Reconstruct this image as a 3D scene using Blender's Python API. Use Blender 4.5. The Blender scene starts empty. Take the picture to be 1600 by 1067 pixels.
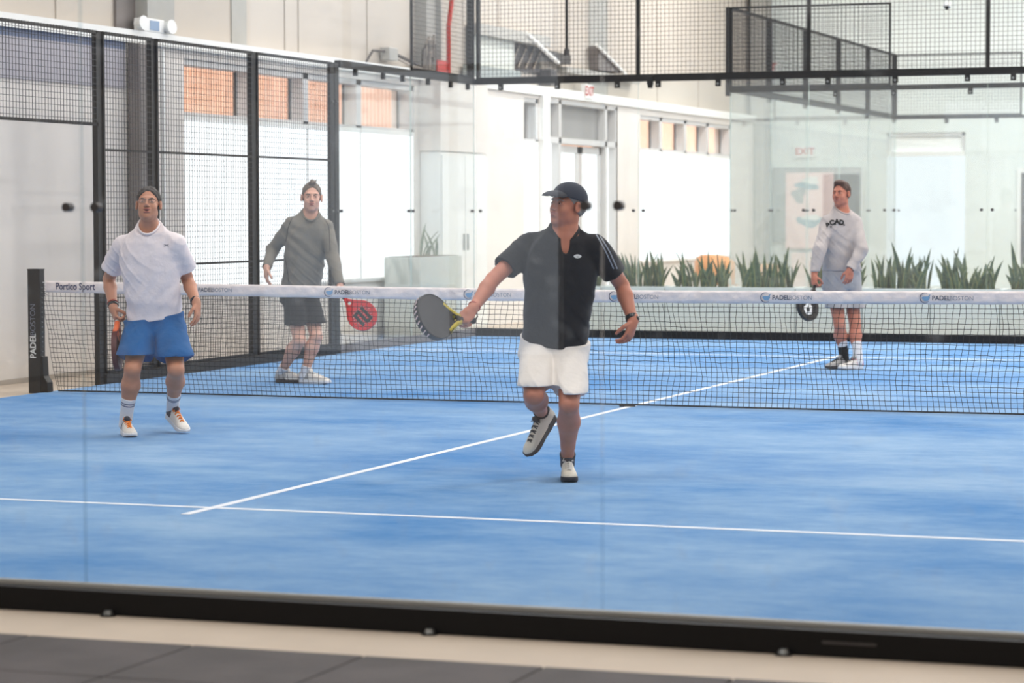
import bpy, math, random
import numpy as np
from mathutils import Vector, Matrix
from mathutils.bvhtree import BVHTree
random.seed(7); rng = np.random.RandomState(5)
SC = bpy.context.scene; COL = SC.collection; PI = math.pi
# ---------------------------------------------------------------- camera, world, exposure
EYE = np.array([10.6754, -8.3176, 1.4634]); YAW, PITCH, ROLL, FPX = 0.34644, -0.05032, -0.0020, 4008.88
_f = np.array([-math.sin(YAW)*math.cos(PITCH), math.cos(YAW)*math.cos(PITCH), math.sin(PITCH)])
_r = np.array([math.cos(YAW), math.sin(YAW), 0.0]); _u = np.cross(_r, _f)
_c, _s = math.cos(ROLL), math.sin(ROLL)
RT, UP = _r*_c+_u*_s, -_r*_s+_u*_c; FW = _f
cd = bpy.data.cameras.new('camera'); cam = bpy.data.objects.new('camera', cd); COL.objects.link(cam)
cd.sensor_width = 36; cd.lens = FPX*36/1600; cd.clip_start = .1; cd.clip_end = 200
m = Matrix(((RT[0], UP[0], -FW[0]), (RT[1], UP[1], -FW[1]), (RT[2], UP[2], -FW[2]))).to_4x4(); m.translation = Vector(EYE)
cam.matrix_world = m; SC.camera = cam
cd.dof.use_dof = True; cd.dof.focus_distance = 16.5; cd.dof.aperture_fstop = 3.2
SC.view_settings.view_transform = 'Standard'; SC.view_settings.look = 'None'; SC.view_settings.gamma = 1
SC.view_settings.use_curve_mapping = False; SC.view_settings.exposure = 0.0
SC.cycles.use_denoising = True; SC.cycles.max_bounces = 8; SC.cycles.transparent_max_bounces = 40
SC.cycles.diffuse_bounces = 4; SC.cycles.glossy_bounces = 3; SC.cycles.transmission_bounces = 4
SC.cycles.sample_clamp_indirect = 6; SC.cycles.caustics_reflective = False; SC.cycles.caustics_refractive = False
W = bpy.data.worlds.new('world'); SC.world = W; W.use_nodes = True
W.node_tree.nodes['Background'].inputs[0].default_value = (.85, .93, 1, 1); W.node_tree.nodes['Background'].inputs[1].default_value = 9.0
LAMP_W = {-12:40, -4:60, 3:105, 10:120, 17:175, 24:240, 31:300}        # watts of the high-bay lamps in each row

def lin(c): return tuple(((x/255)/12.92 if x/255 <= .04045 else ((x/255+.055)/1.055)**2.4) for x in c)
# ---------------------------------------------------------------- materials
def mat(name, c, rough=.6, metal=0, spec=.5, bump=0, bscale=60, var=0, vscale=8, vstretch=(1,1,1), c2=None, sub=0, sheen=0, vdetail=6, vrough=.5, bdist=.01):
    m = bpy.data.materials.new(name); m.use_nodes = True; nt = m.node_tree; N = nt.nodes; L = nt.links
    b = N['Principled BSDF']; b.inputs['Base Color'].default_value = (*lin(c), 1); b.inputs['Roughness'].default_value = rough
    b.inputs['Metallic'].default_value = metal; b.inputs['Specular IOR Level'].default_value = spec
    if sub: b.inputs['Subsurface Weight'].default_value = sub; b.inputs['Subsurface Radius'].default_value = (.02,.008,.004); b.inputs['Subsurface Scale'].default_value = .5
    if sheen: b.inputs['Sheen Weight'].default_value = sheen
    if var or bump or c2:
        tc = N.new('ShaderNodeTexCoord'); mp = N.new('ShaderNodeMapping'); mp.inputs['Scale'].default_value = vstretch
        L.new(tc.outputs['Object'], mp.inputs[0])
    if var or c2:
        n = N.new('ShaderNodeTexNoise'); n.inputs['Scale'].default_value = vscale; n.inputs['Detail'].default_value = vdetail; n.inputs['Roughness'].default_value = vrough; L.new(mp.outputs[0], n.inputs['Vector'])
        rp = N.new('ShaderNodeValToRGB'); rp.color_ramp.elements[0].position = .35; rp.color_ramp.elements[1].position = .65
        a = lin(c); z = lin(c2) if c2 else tuple(min(1, x*(1+var)) for x in a)
        rp.color_ramp.elements[0].color = (*(a if c2 else tuple(x*(1-var) for x in a)), 1); rp.color_ramp.elements[1].color = (*z, 1)
        L.new(n.outputs[0], rp.inputs[0]); L.new(rp.outputs[0], b.inputs['Base Color'])
    if bump:
        n2 = N.new('ShaderNodeTexNoise'); n2.inputs['Scale'].default_value = bscale; n2.inputs['Detail'].default_value = 4; L.new(mp.outputs[0], n2.inputs['Vector'])
        bp = N.new('ShaderNodeBump'); bp.inputs['Strength'].default_value = bump; bp.inputs['Distance'].default_value = bdist
        L.new(n2.outputs[0], bp.inputs['Height']); L.new(bp.outputs[0], b.inputs['Normal'])
    return m
def emit(name, c, s):
    m = bpy.data.materials.new(name); m.use_nodes = True; nt = m.node_tree
    nt.nodes.remove(nt.nodes['Principled BSDF']); e = nt.nodes.new('ShaderNodeEmission')
    e.inputs[0].default_value = (*lin(c), 1); e.inputs[1].default_value = s
    nt.links.new(e.outputs[0], nt.nodes['Material Output'].inputs[0]); return m
def glass(name, tint, dust=.02, smudge=0.0, refl=1.0):
    m = bpy.data.materials.new(name); m.use_nodes = True; nt = m.node_tree; N = nt.nodes; L = nt.links
    N.remove(N['Principled BSDF']); out = N['Material Output']
    t = N.new('ShaderNodeBsdfTransparent'); t.inputs[0].default_value = (*tint, 1)
    g = N.new('ShaderNodeBsdfGlossy'); g.inputs['Roughness'].default_value = .0
    fr = N.new('ShaderNodeFresnel'); ge = N.new('ShaderNodeNewGeometry'); io = N.new('ShaderNodeMath'); io.operation = 'MULTIPLY_ADD'
    io.inputs[1].default_value = 1/1.45-1.45; io.inputs[2].default_value = 1.45; L.new(ge.outputs['Backfacing'], io.inputs[0]); L.new(io.outputs[0], fr.inputs[0])
    mu = N.new('ShaderNodeMath'); mu.operation = 'MULTIPLY'; mu.inputs[1].default_value = refl; L.new(fr.outputs[0], mu.inputs[0])
    mx = N.new('ShaderNodeMixShader'); L.new(mu.outputs[0], mx.inputs[0]); L.new(t.outputs[0], mx.inputs[1]); L.new(g.outputs[0], mx.inputs[2])
    d = N.new('ShaderNodeBsdfTranslucent'); d.inputs[0].default_value = (.9, .92, .92, 1)
    df = N.new('ShaderNodeBsdfDiffuse'); df.inputs[0].default_value = (.9, .92, .92, 1)
    dm = N.new('ShaderNodeMixShader'); dm.inputs[0].default_value = .5; L.new(d.outputs[0], dm.inputs[1]); L.new(df.outputs[0], dm.inputs[2])
    mx2 = N.new('ShaderNodeMixShader'); L.new(mx.outputs[0], mx2.inputs[1]); L.new(dm.outputs[0], mx2.inputs[2])
    if smudge:
        tc = N.new('ShaderNodeTexCoord'); n = N.new('ShaderNodeTexNoise'); n.inputs['Scale'].default_value = 9; n.inputs['Detail'].default_value = 3; n.inputs['Roughness'].default_value=.45
        L.new(tc.outputs['Object'], n.inputs['Vector'])
        rp = N.new('ShaderNodeValToRGB'); rp.color_ramp.elements[0].position = .60; rp.color_ramp.elements[1].position = .76
        rp.color_ramp.elements[0].color = (dust,)*3+(1,); rp.color_ramp.elements[1].color = (dust+smudge,)*3+(1,)
        L.new(n.outputs[0], rp.inputs[0]); L.new(rp.outputs[0], mx2.inputs[0])
    else: mx2.inputs[0].default_value = dust
    L.new(mx2.outputs[0], out.inputs[0]); return m
M = {}
M['turf'] = mat('turf', (72,131,190), .9, spec=.15, bump=.6, bscale=240, vscale=.55, vstretch=(.8,1.1,1), c2=(146,179,212), vdetail=12, vrough=.72)
M['turfline'] = mat('turfline', (228,232,238), .8, bump=.4, bscale=200)
M['concrete'] = mat('concrete', (196,180,162), .7, var=.06, vscale=2, bump=.1)
M['rubber'] = mat('rubber', (74,68,68), .75, var=.2, vscale=3, bump=.3, bscale=120)
M['blackmetal'] = mat('blackmetal', (13,12,13), .5, spec=.25, var=.1, vscale=20)
M['postmetal'] = mat('postmetal', (19,19,21), .5, spec=.4, var=.1, vscale=20)
M['mesh'] = mat('mesh', (22,22,26), .5)
M['wallL'] = mat('wallL', (224,217,210), .75, var=.03, vscale=1.5)
M['beige'] = mat('beige', (190,181,170), .7, var=.03, vscale=1)
M['seam'] = mat('seam', (172,163,152), .8)
M['wallB'] = mat('wallB', (222,228,224), .8, var=.02, vscale=1)
M['trim'] = mat('trim', (236,235,231), .5)
M['frame'] = mat('frame', (204,202,200), .5, spec=.4)
M['framedk'] = mat('framedk', (70,66,64), .5)
M['steel'] = mat('steel', (120,114,112), .5, metal=.2, var=.1, vscale=4)
M['steelgrey'] = mat('steelgrey', (168,166,160), .5, var=.05, vscale=3)
M['steeldark'] = mat('steeldark', (64,60,60), .5, var=.1, vscale=3)
M['ceil'] = mat('ceil', (236,236,232), .8)
M['hall'] = mat('hall', (120,118,116), .8)
M['blind'] = emit('blind', (246,250,252), 1.7)  # emission stands in for daylight behind the blinds and entrance glass
M['blindB'] = emit('blindB', (238,243,248), 1.5)  # back window blind, the daylight behind it put in as glow
M['daylight'] = emit('daylight', (240,246,255), 1.45)
M['lamp'] = emit('lamp', (255,250,242), 6)
M['transomgrey'] = mat('transomgrey', (142,140,138), .6)
M['pane'] = glass('pane', (.97,.98,.98), .02)
M['glass'] = glass('glass', (.978,.988,.984), .03)
M['glassnear'] = glass('glassnear', (.985,.99,.99), .006, .06, 1.0)
M['glassedge'] = mat('glassedge', (196,212,206), .2)
M['glassedgeN'] = glass('glassedgeN', (.72,.78,.80), .05)
M['chrome'] = mat('chrome', (150,152,150), .3, metal=.8)
M['orangesiding'] = mat('orangesiding', (246,200,172), .7, var=.05, vscale=2)
M['net'] = mat('net', (16,17,20), .7)
M['tape'] = mat('tape', (242,230,226), .6, bump=.9, bscale=9, bdist=.02, var=.05, vscale=6)
M['navy'] = mat('navy', (38,48,92), .6)
M['greytext'] = mat('greytext', (84,90,104), .6)
M['lighttext'] = mat('lighttext', (136,144,158), .6)
M['logoblue'] = mat('logoblue', (128,170,205), .6)
M['whitetext'] = mat('whitetext', (225,225,222), .5)
M['planter'] = mat('planter', (228,233,229), .5, var=.02, vscale=3)
M['soil'] = mat('soil', (60,46,36), .9, bump=1)
M['leaf'] = mat('leaf', (30,58,38), .45, vscale=14, vstretch=(1,1,4), c2=(88,110,72))
M['leafedge'] = mat('leafedge', (142,146,84), .5)
M['palegrey'] = mat('palegrey', (196,199,192), .6)
M['wood'] = mat('wood', (226,158,98), .5, var=.12, vscale=6, vstretch=(1,1,.2))
M['pink'] = mat('pink', (250,212,206), .6)
M['pinkish'] = mat('pinkish', (236,210,204), .6)
M['bluegrey'] = mat('bluegrey', (120,160,172), .6)
M['boardgrey'] = mat('boardgrey', (148,156,154), .6)
M['bandgrey'] = mat('bandgrey', (172,168,174), .7)
M['bluegreyband'] = mat('bluegreyband', (112,122,146), .7)
M['red'] = mat('red', (196,52,44), .5)
M['exitred'] = emit('exitred', (255,90,80), .7)
M['whiteplastic'] = mat('whiteplastic', (238,238,235), .4)
M['lens'] = mat('lens', (150,172,200), .15)
M['cable'] = mat('cable', (70,62,56), .6)
M['greycable'] = mat('greycable', (150,140,130), .6)
# ---------------------------------------------------------------- object helpers
def setp(o, label=None, cat=None, group=None, kind=None):
    if label: o['label'] = label
    if cat: o['category'] = cat
    if group: o['group'] = group
    if kind: o['kind'] = kind
    return o
def empty(name, loc=(0,0,0), label=None, cat=None, group=None, kind=None):
    o = bpy.data.objects.new(name, None); COL.objects.link(o); o.location = loc; o.empty_display_size = .1
    return setp(o, label, cat, group, kind)
def link(name, me, parent=None):
    o = bpy.data.objects.new(name, me); COL.objects.link(o)
    if parent is not None:
        o.parent = parent; o.matrix_parent_inverse = Matrix.Translation(-Vector(world_loc(parent)))
    return o
def world_loc(o):
    v = Vector((0,0,0))
    # parents are unrotated empties (or meshes at the origin)
    while o is not None:
        v += Vector(o.location)+o.matrix_parent_inverse.translation; o = o.parent
    return v
class MB:
    """collects shapes with several materials and links them as ONE mesh"""
    def __init__(s): s.v = []; s.f = []; s.m = []; s.mats = []
    def mi(s, m):
        if m not in s.mats: s.mats.append(m)
        return s.mats.index(m)
    def raw(s, vs, fs, m):
        b = len(s.v); s.v += [tuple(map(float, v)) for v in vs]; s.f += [tuple(i+b for i in f) for f in fs]; s.m += [s.mi(m)]*len(fs); return s
    def box(s, a, b, m):
        x0,y0,z0 = a; x1,y1,z1 = b
        vs = [(x0,y0,z0),(x1,y0,z0),(x1,y1,z0),(x0,y1,z0),(x0,y0,z1),(x1,y0,z1),(x1,y1,z1),(x0,y1,z1)]
        return s.raw(vs, [(0,3,2,1),(4,5,6,7),(0,1,5,4),(1,2,6,5),(2,3,7,6),(3,0,4,7)], m)
    def tube(s, pts, r, m, n=8, cap=True):
        pts = [np.array(p, float) for p in pts]; rs = r if hasattr(r, '__len__') else [r]*len(pts)
        t0 = pts[1]-pts[0]; ref = np.array([0,0,1.]) if abs(t0[2]) < .9*np.linalg.norm(t0) else np.array([1.,0,0])
        vs = []; fs = []
        for i, p in enumerate(pts):
            t = pts[min(i+1, len(pts)-1)]-pts[max(i-1, 0)]; t = t/(np.linalg.norm(t)+1e-9)
            a = np.cross(t, ref); a /= np.linalg.norm(a)+1e-9; b = np.cross(t, a)
            for k in range(n):
                w = 2*PI*k/n+PI/n; vs.append(p+rs[i]*(a*math.cos(w)+b*math.sin(w)))
        for i in range(len(pts)-1):
            for k in range(n): fs.append((i*n+k, i*n+(k+1)%n, (i+1)*n+(k+1)%n, (i+1)*n+k))
        if cap: fs += [tuple(range(n))[::-1], tuple((len(pts)-1)*n+k for k in range(n))]
        return s.raw(vs, fs, m)
    def prism(s, poly, axis, a, b, m):
        """polygon in the two other axes extruded along axis from a to b"""
        n = len(poly); vs = []
        for t in (a, b):
            for p in poly:
                q = list(p); q.insert(axis, t); vs.append(q)
        fs = [tuple(range(n)), tuple(range(2*n-1, n-1, -1))]+[(i, n+i, n+(i+1)%n, (i+1)%n) for i in range(n)]
        return s.raw(vs, fs, m)
    def build(s, name, parent=None, smooth=False, bevel=0):
        me = bpy.data.meshes.new(name); me.from_pydata(s.v, [], s.f)
        for m in s.mats: me.materials.append(M[m] if isinstance(m, str) else m)
        me.polygons.foreach_set('material_index', s.m)
        if smooth: me.polygons.foreach_set('use_smooth', [True]*len(s.f))
        me.update(); o = link(name, me, parent)
        if bevel:
            b = o.modifiers.new('bevel', 'BEVEL'); b.width = bevel; b.segments = 2; b.limit_method = 'ANGLE'
        return o
def box(name, a, b, m, parent=None, bevel=0, **k): return setp(MB().box(a, b, m).build(name, parent, bevel=bevel), **k)
def at(u, v, y):
    """the point on the court's depth line y that the photograph shows at u, v"""
    d = RT*(u-800)/FPX+UP*(533.5-v)/FPX+FW; return EYE+(y-EYE[1])/d[1]*d
def atx(u, v, x):
    d = RT*(u-800)/FPX+UP*(533.5-v)/FPX+FW; return EYE+(x-EYE[0])/d[0]*d
def text_mesh(body, size, bold=0.0, spacing=1.0):
    c = bpy.data.curves.new('t', 'FONT'); c.body = body; c.size = size; c.offset = bold; c.align_x = 'CENTER'; c.align_y = 'CENTER'; c.space_character = spacing
    o = bpy.data.objects.new('t', c); COL.objects.link(o)
    dg = bpy.context.evaluated_depsgraph_get(); me = bpy.data.meshes.new_from_object(o.evaluated_get(dg))
    vs = np.array([v.co[:] for v in me.vertices]); fs = [tuple(p.vertices) for p in me.polygons]
    bpy.data.objects.remove(o); bpy.data.meshes.remove(me); bpy.data.curves.remove(c); return vs, fs
STRUCT = dict(kind='structure')
# ---------------------------------------------------------------- floors
box('floor', (-4,-16.2,-.2), (14.2,37.2,-.001), 'concrete', **STRUCT)
mb = MB(); ti = .625; x0 = 6.13-8*ti
for i in range(-2, 26):
    for j in range(7):
        a = x0+i*ti
        if a+ti > 13.9: continue
        mb.box((a+.004, -.62-(j+1)*ti+.004, 0), (a+ti-.004, -.62-j*ti-.004, .012), 'rubber')
setp(mb.build('floor', bevel=.003), label='dark grey rubber floor tiles in front of the glass wall', **STRUCT)
turf = box('court_turf', (.012,.03,-.0005), (9.98,19.955,.008), 'turf', label='blue artificial turf of the padel court with white lines', cat='court')
for nm, a, b in (('service_line', (.012,3.025), (9.98,3.075)), ('service_line', (.012,16.925), (9.98,16.975)), ('centre_line', (4.975,2.75), (5.025,17.2))):
    box(nm, (a[0],a[1],.004), (b[0],b[1],.0095 if nm[0] == 's' else .0105), 'turfline', turf)
box('court_turf', (2.4,22.75,0), (12,33,.008), 'turf', label='second blue turf court behind the row of planters', cat='court')
# ---------------------------------------------------------------- left wall with windows
XW = -.85; XT = -1.15; YE = 37.0
openings = [(14.2,20.2,.68,2.97), (24.1,24.72,.1,3.0), (25.05,28.2,.0,3.02), (29.4,34.8,.68,2.95)]
mb = MB(); ys = -16.0
for a, b, z0, z1 in openings:
    mb.box((XT,ys,0), (XW,a,3.05), 'wallL')
    if z0 > 0: mb.box((XT,a,0), (XW,b,z0), 'wallL')
    mb.box((XT,a,z1), (XW,b,3.05), 'wallL'); ys = b
mb.box((XT,ys,0), (XW,YE+.2,3.05), 'wallL'); mb.build('wall_left')['kind'] = 'structure'
mb = MB().box((-1.35,-16,3.17), (-1.0,YE+.2,8), 'beige')
for y in (9.6,12.0,16.85,17.2,19.1,22.2,23.5,25.8,30.8,33.2,35.5): mb.box((-1.002,y,3.17), (-.99,y+.015,8), 'seam')
mb.box((-1.002,15.55,3.17), (-.985,15.9,8), 'steelgrey').box((-1.35,37.25,0), (-1.15,62,8), 'beige')  # last box: unseen wall added past the hall end to shade the siding
mb.build('wall_left')['kind'] = 'structure'
box('trim_1', (-1.3,-16,3.05), (-.80,YE,3.17), 'trim', **STRUCT)
box('baseboard_left', (XW,-16,0), (XW+.03,14,.04), 'seam', **STRUCT)
# faint grey panel bands on the near part of the left wall
mb = MB()
mb.box((XW-.01,-16,2.62), (XW+.012,13.0,2.98), 'bandgrey').box((XW-.01,-16,2.98), (XW+.014,13.0,3.05), 'bluegreyband').build('trim_2')['kind'] = 'structure'
def window(n, bays, z0, zt, z1, mull, orange=True):
    fr = MB(); a0, a1 = bays[0][0], bays[-1][1]
    fr.box((XW-.2,a0,z1-.06), (XW-.02,a1,z1), 'frame').box((XW-.2,a0,zt-.04), (XW-.02,a1,zt+.03), 'frame')
    if z0 > .05: fr.box((XW-.25,a0+.001,z0), (XW+.05,a1-.001,z0+.035), 'trim')
    for a, b in bays:
        fr.box((XW-.2,a,z0), (XW-.02,a+.05,z1), 'frame').box((XW-.2,b-.09,z0), (XW-.02,b,z1), 'frame')
        fr.box((XW-.192,b-.11,zt+.03), (XW-.17,b-.09,z1-.06), 'framedk')
    w = setp(fr.build('window_%d' % n), **STRUCT)
    for a, b in bays:
        if orange: box('window_pane', (XW-.199,a+.05,zt+.03), (XW-.193,b-.09,z1-.06), 'pane', w)
        else: box('window_pane', (XW-.199,a+.05,zt+.03), (XW-.193,b-.09,z1-.06), 'transomgrey', w)
        box('roller_blind', (XW-.014,a+.03,z0+.04), (XW-.006,b-.03,zt-.05), 'blind', w)
        box('blind_cassette', (XW-.018,a+.01,zt-.05), (XW+.0,b-.01,zt+.0), 'trim', w)
    return w
window(1, [(14.2,15.8),(15.8,17.13),(17.13,18.58),(18.58,20.2)], .68, 2.42, 2.97, 0)
window(2, [(24.1,24.72)], .1, 2.42, 3.0, 0, False)
window(3, [(29.4,30.6),(30.6,32.0),(32.0,33.35),(33.35,34.8)], .68, 2.42, 2.95, 0)
# glazed entrance
fr = MB(); yb = [25.05,25.6,27.7,28.2]
for z0, z1 in ((2.97,3.02),(2.42,2.5)): fr.box((XW-.2,25.05,z0), (XW,28.2,z1), 'frame')
for y in yb: fr.box((XW-.2,y-.05,0), (XW,y+.05,3.02), 'frame')
d = setp(fr.build('door_1'), **STRUCT)
for a, b in ((25.1,25.55),(25.65,27.65),(27.75,28.15)): box('transom_pane', (XW-.12,a,2.5), (XW-.11,b,2.97), 'transomgrey', d)
for a, b in ((25.1,25.55),(27.75,28.15)): box('side_light', (XW-.12,a,.1), (XW-.11,b,2.42), 'blind', d)
for a, b in ((25.65,26.62),(26.68,27.65)):
    lf = MB().box((XW-.14,a,.02), (XW-.06,a+.09,2.4), 'frame').box((XW-.14,b-.09,.02), (XW-.06,b,2.4), 'frame').box((XW-.14,a,2.3), (XW-.06,b,2.4), 'frame').box((XW-.14,a,.02), (XW-.06,b,.2), 'frame').build('door_leaf', d)
    box('door_pane', (XW-.11,a+.09,.2), (XW-.10,b-.09,2.3), 'blind', lf)
# orange corrugated building outside the left windows
mb = MB(); pl = []
for i in range(int((62-8)/.14)):
    y = 8+i*.14; pl += [(-4.0,y), (-4.0,y+.06), (-4.06,y+.075), (-4.06,y+.125)]
vs = [(x,y,z) for z in (0,6) for x,y in pl]; n = len(pl)
mb.raw(vs, [(i,i+1,n+i+1,n+i) for i in range(n-1)], 'orangesiding')
mb.box((-4.6,8,0), (-4.1,62,6), 'orangesiding')
setp(mb.build('neighbouring_building'), label='orange corrugated siding outside, seen through the upper window panes', cat='building')
# wall pilasters and cabinet between first window and entrance
box('wall_left', (XW+.001,20.34,2.2), (XW+.28,21.95,3.05), 'wallL', **STRUCT)
box('wall_left', (XW-.01,24.73,0), (XW+.06,25.0,3.05), 'trim', **STRUCT)
c = box('storage_cabinet', (XW+.008,20.36,0), (XW+.26,21.95,2.19), 'trim', label='tall white cabinet against the left wall past the first window', cat='cabinet')
for a, b in ((20.39,21.14),(21.17,21.92)):
    dd = box('door', (XW+.26,a,.05), (XW+.28,b,2.15), 'whiteplastic', c); box('handle', (XW+.28,b-.06 if a < 20.5 else a+.04,1.0), (XW+.30,b-.04 if a < 20.5 else a+.06,1.2), 'chrome', dd)
# steel columns of the hall
def column(name, x, y, w, d, z0, z1, m, **k):
    mb = MB(); mb.box((x,y,z0), (x+d,y+.02,z1), m).box((x,y+w-.02,z0), (x+d,y+w,z1), m).box((x+d*.42,y+.02,z0), (x+d*.58,y+w-.02,z1), m)
    return setp(mb.build(name), **k)
column('steel_column', -.82, 13.02, .36, .12, 0, 3.04, 'steel', label='dark steel hall column standing behind the side mesh at left', cat='column')
box('cable_conduit', (-.70,13.42,0), (-.67,13.46,3.0), 'whiteplastic', label='thin white conduit running down beside the dark steel column', cat='conduit')
box('trim_3', (-.999,13.08,3.17), (-.97,13.45,8), 'steel', **STRUCT)
box('wall_column', (-1.0,13.45,3.17), (-.84,14.0,8), 'steelgrey', label='beige-grey square column on the upper wall beside the dark steel column', cat='column')
column('steel_column', -1.0, 20.6, .5, .15, 3.17, 8, 'steelgrey', label='grey steel column on the upper wall beside the red pipe', cat='column')
column('steel_column', -1.0, 27.3, .9, .017, 3.17, 8, 'steelgrey', label='pale steel column on the upper wall above the glazed entrance', cat='column')
column('steel_column', -.9, 36.3, .5, .25, 0, 8, 'steelgrey', label='grey steel column in the far corner beside the back wall', cat='column')
# ---------------------------------------------------------------- back, right, rear walls, ceiling
YB = YE
mb = MB().box((-1.15,YB,0), (1.41,YB+.2,8), 'wallB').box((2.81,YB,0), (14.2,YB+.2,8), 'wallB').box((1.41,YB,2.86), (2.81,YB+.2,8), 'wallB').box((1.41,YB,0), (2.81,YB+.2,.15), 'wallB')
mb.build('wall_back')['kind'] = 'structure'
w = setp(MB().box((1.41,YB+.03,.15), (1.47,YB+.12,2.86), 'frame').box((2.75,YB+.03,.15), (2.81,YB+.12,2.86), 'frame').box((1.41,YB+.03,2.80), (2.81,YB+.12,2.86), 'frame').build('window_4'), **STRUCT)
box('window_pane', (1.47,YB+.1,2.5), (2.75,YB+.11,2.8), 'trim', w); box('roller_blind', (1.415,YB+.02,.152), (2.805,YB+.03,2.46), 'blindB', w)
box('blind_cassette', (1.42,YB-.06,2.44), (2.81,YB+.03,2.52), 'trim', w)
box('wall_right', (14,-16.2,0), (14.2,YB+.2,8), 'wallL', **STRUCT)
# rear wall behind the photographer, with a big daylight window that the near glass mirrors
mb = MB().box((-1.2,-16.2,0), (14,-16,.03), 'hall').box((-1.2,-16.2,4.2), (14,-16,8), 'hall').box((-1.2,-16.2,.03), (-1.1,-16,4.2), 'hall').box((2.45,-16.2,.03), (14,-16,4.2), 'hall')
mb.build('wall_rear')['kind'] = 'structure'
mb = MB()
for x in (-1.1,.05,1.22,2.39): mb.box((x,-16.1,.03), (x+.06,-16.0,4.2), 'frame')
mb.box((-1.1,-16.1,2.9), (2.45,-16.0,2.96), 'frame')
w = setp(mb.build('window_5'), **STRUCT); box('window_pane', (-1.1,-16.14,.03), (2.45,-16.12,4.2), 'daylight', w)
box('ceiling', (-1.35,-16.2,8), (14.2,YB+.2,8.2), 'ceil', **STRUCT)
# high-bay lamps (above the frame)
k = 0
for x in (1.6,5.2,8.8,12.2):
    for y in (-12,-4,3,10,17,24,31):
        r = empty('high_bay_lamp', (x,y,7.2), 'linear high bay lamp hung under the hall ceiling', 'lamp', 'high bay lamps under the ceiling')
        box('lamp_housing', (x-.25,y-.8,7.24), (x+.25,y+.8,7.32), 'whiteplastic', r); box('diffuser', (x-.22,y-.77,7.225), (x+.22,y+.77,7.24), 'lamp', r)
        [MB().tube([(x,y+q,7.32),(x,y+q,8)], .006, 'cable').build('hanger', r) for q in (-.6,.6)]
        l = bpy.data.lights.new('lamp_light', 'AREA'); l.shape = 'RECTANGLE'; l.size = .9; l.size_y = 2.2; l.energy = LAMP_W[y]; l.color = (1,.975,.95)
        lo = bpy.data.objects.new('lamp_light', l); COL.objects.link(lo); lo.location = (x,y,7.2)
# ---------------------------------------------------------------- ledge clutter
e = empty('emergency_light', (-.86,13.6,3.17), 'white twin-head emergency light box on the wall ledge', 'lamp')
MB().box((-.92,13.32,3.17), (-.80,13.72,3.30), 'whiteplastic').build('body', e, bevel=.01)
for y, t in ((13.22,.0),(13.78,.0)):
    MB().tube([(-.83,y,3.23),(-.74,y-.02,3.24)], [.05,.07], 'whiteplastic', 14).build('lamp_head', e, smooth=False)
box('battery_window', (-.799,13.42,3.19), (-.795,13.6,3.28), 'lens', e)
e = setp(MB().box((-.98,19.45,3.24), (-.86,19.72,3.39), 'steelgrey').build('junction_box', bevel=.01), 'grey electrical junction box on the beige upper wall', 'box')
mb = MB().tube([(-.92,18.9,3.19),(-.92,19.1,3.33),(-.92,19.44,3.34)], .015, 'cable').tube([(-.92,19.73,3.33),(-.84,20.2,3.24),(-.83,20.4,3.2)], .02, 'cable').tube([(-.92,19.73,3.29),(-.84,20.1,3.2),(-.83,20.4,3.19)], .015, 'greycable')
setp(mb.build('cable_run'), 'loose brown cables running along the ledge from the junction box', 'cable')
mb = MB()
for i in range(9):
    y = 20.45+i*.04; h = .25+.3*rng.rand()
    mb.tube([(-.83,y-.12+.08*rng.rand(),3.185),(-.82,y-.05,3.22+h*.6),(-.82,y+.03,3.2+h*.8),(-.83,y+.06,3.3),(-.83,y+.05,3.185)], .014, 'greycable' if i % 2 else 'cable')
setp(mb.build('cable_bundle'), 'tangle of grey and brown cables at the foot of the grey column', 'cable')
mb = MB().tube([(-.80,21.2,3.17),(-.80,21.2,3.75),(-.82,21.32,3.95),(-.84,21.42,4.1),(-.84,21.5,8)], .028, 'red')
setp(mb.build('sprinkler_pipe'), 'red sprinkler pipe rising up the wall behind the corner mesh', 'pipe')
box('alarm_box', (-.84,20.84,3.17), (-.80,21.14,3.32), 'red', bevel=.01, label='red alarm box on the ledge at the foot of the red pipe', cat='box')
# mezzanine junk above the ledge
e = empty('roof_truss', (-.9,24,3.5), 'grey truss panel with dark diagonal bracing on the ledge behind the far mesh', 'truss')
MB().box((-.98,22.3,3.72), (-.8,25.05,3.86), 'steelgrey').build('top_beam', e)
MB().box((-.98,23.8,3.36), (-.95,25.05,3.72), 'steeldark').build('dark_panel', e)
mb = MB()
for i in range(4): mb.tube([(-.93,23.8+i*.3,3.4),(-.93,24.15+i*.3,3.70)], .012, 'greycable')
mb.build('diagonal_brace', e); MB().box((-.98,22.3,3.34), (-.88,23.8,3.72), 'palegrey').build('side_panel', e)
box('equipment_box', (-.96,22.1,3.17), (-.82,23.9,3.33), 'boardgrey', label='grey equipment box lying on the ledge under the truss panel', cat='box')
p = [atx(822,52,-.80), atx(872,98,-.80)]
setp(MB().tube(p, .03, 'trim').build('brace_strut'), 'white diagonal strut rising from the ledge left of the dark bracket', 'strut')
def knee(pts, lbl, m, e):
    q = [atx(u,v,-.86) for u,v in pts]; setp(MB().prism([(a[1],a[2]) for a in q], 0, -.98, -.84, m).build('knee_bracket'), lbl, 'bracket')
knee([(852,78),(890,86),(890,101),(872,98)], 'dark triangular bracket on the ledge under the short mesh rod', 'steeldark', 0)
knee([(932,72),(975,115),(933,109)], 'brown triangular bracket on the ledge above the entrance', 'steel', 0)
p = [atx(932,70,-.805), atx(978,116,-.805)]
setp(MB().tube(p, .025, 'trim').build('brace_strut'), 'white diagonal strut along the edge of the brown triangular bracket', 'strut')
p = [atx(886,84,-.85), atx(1000,106,-.85)]
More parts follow.
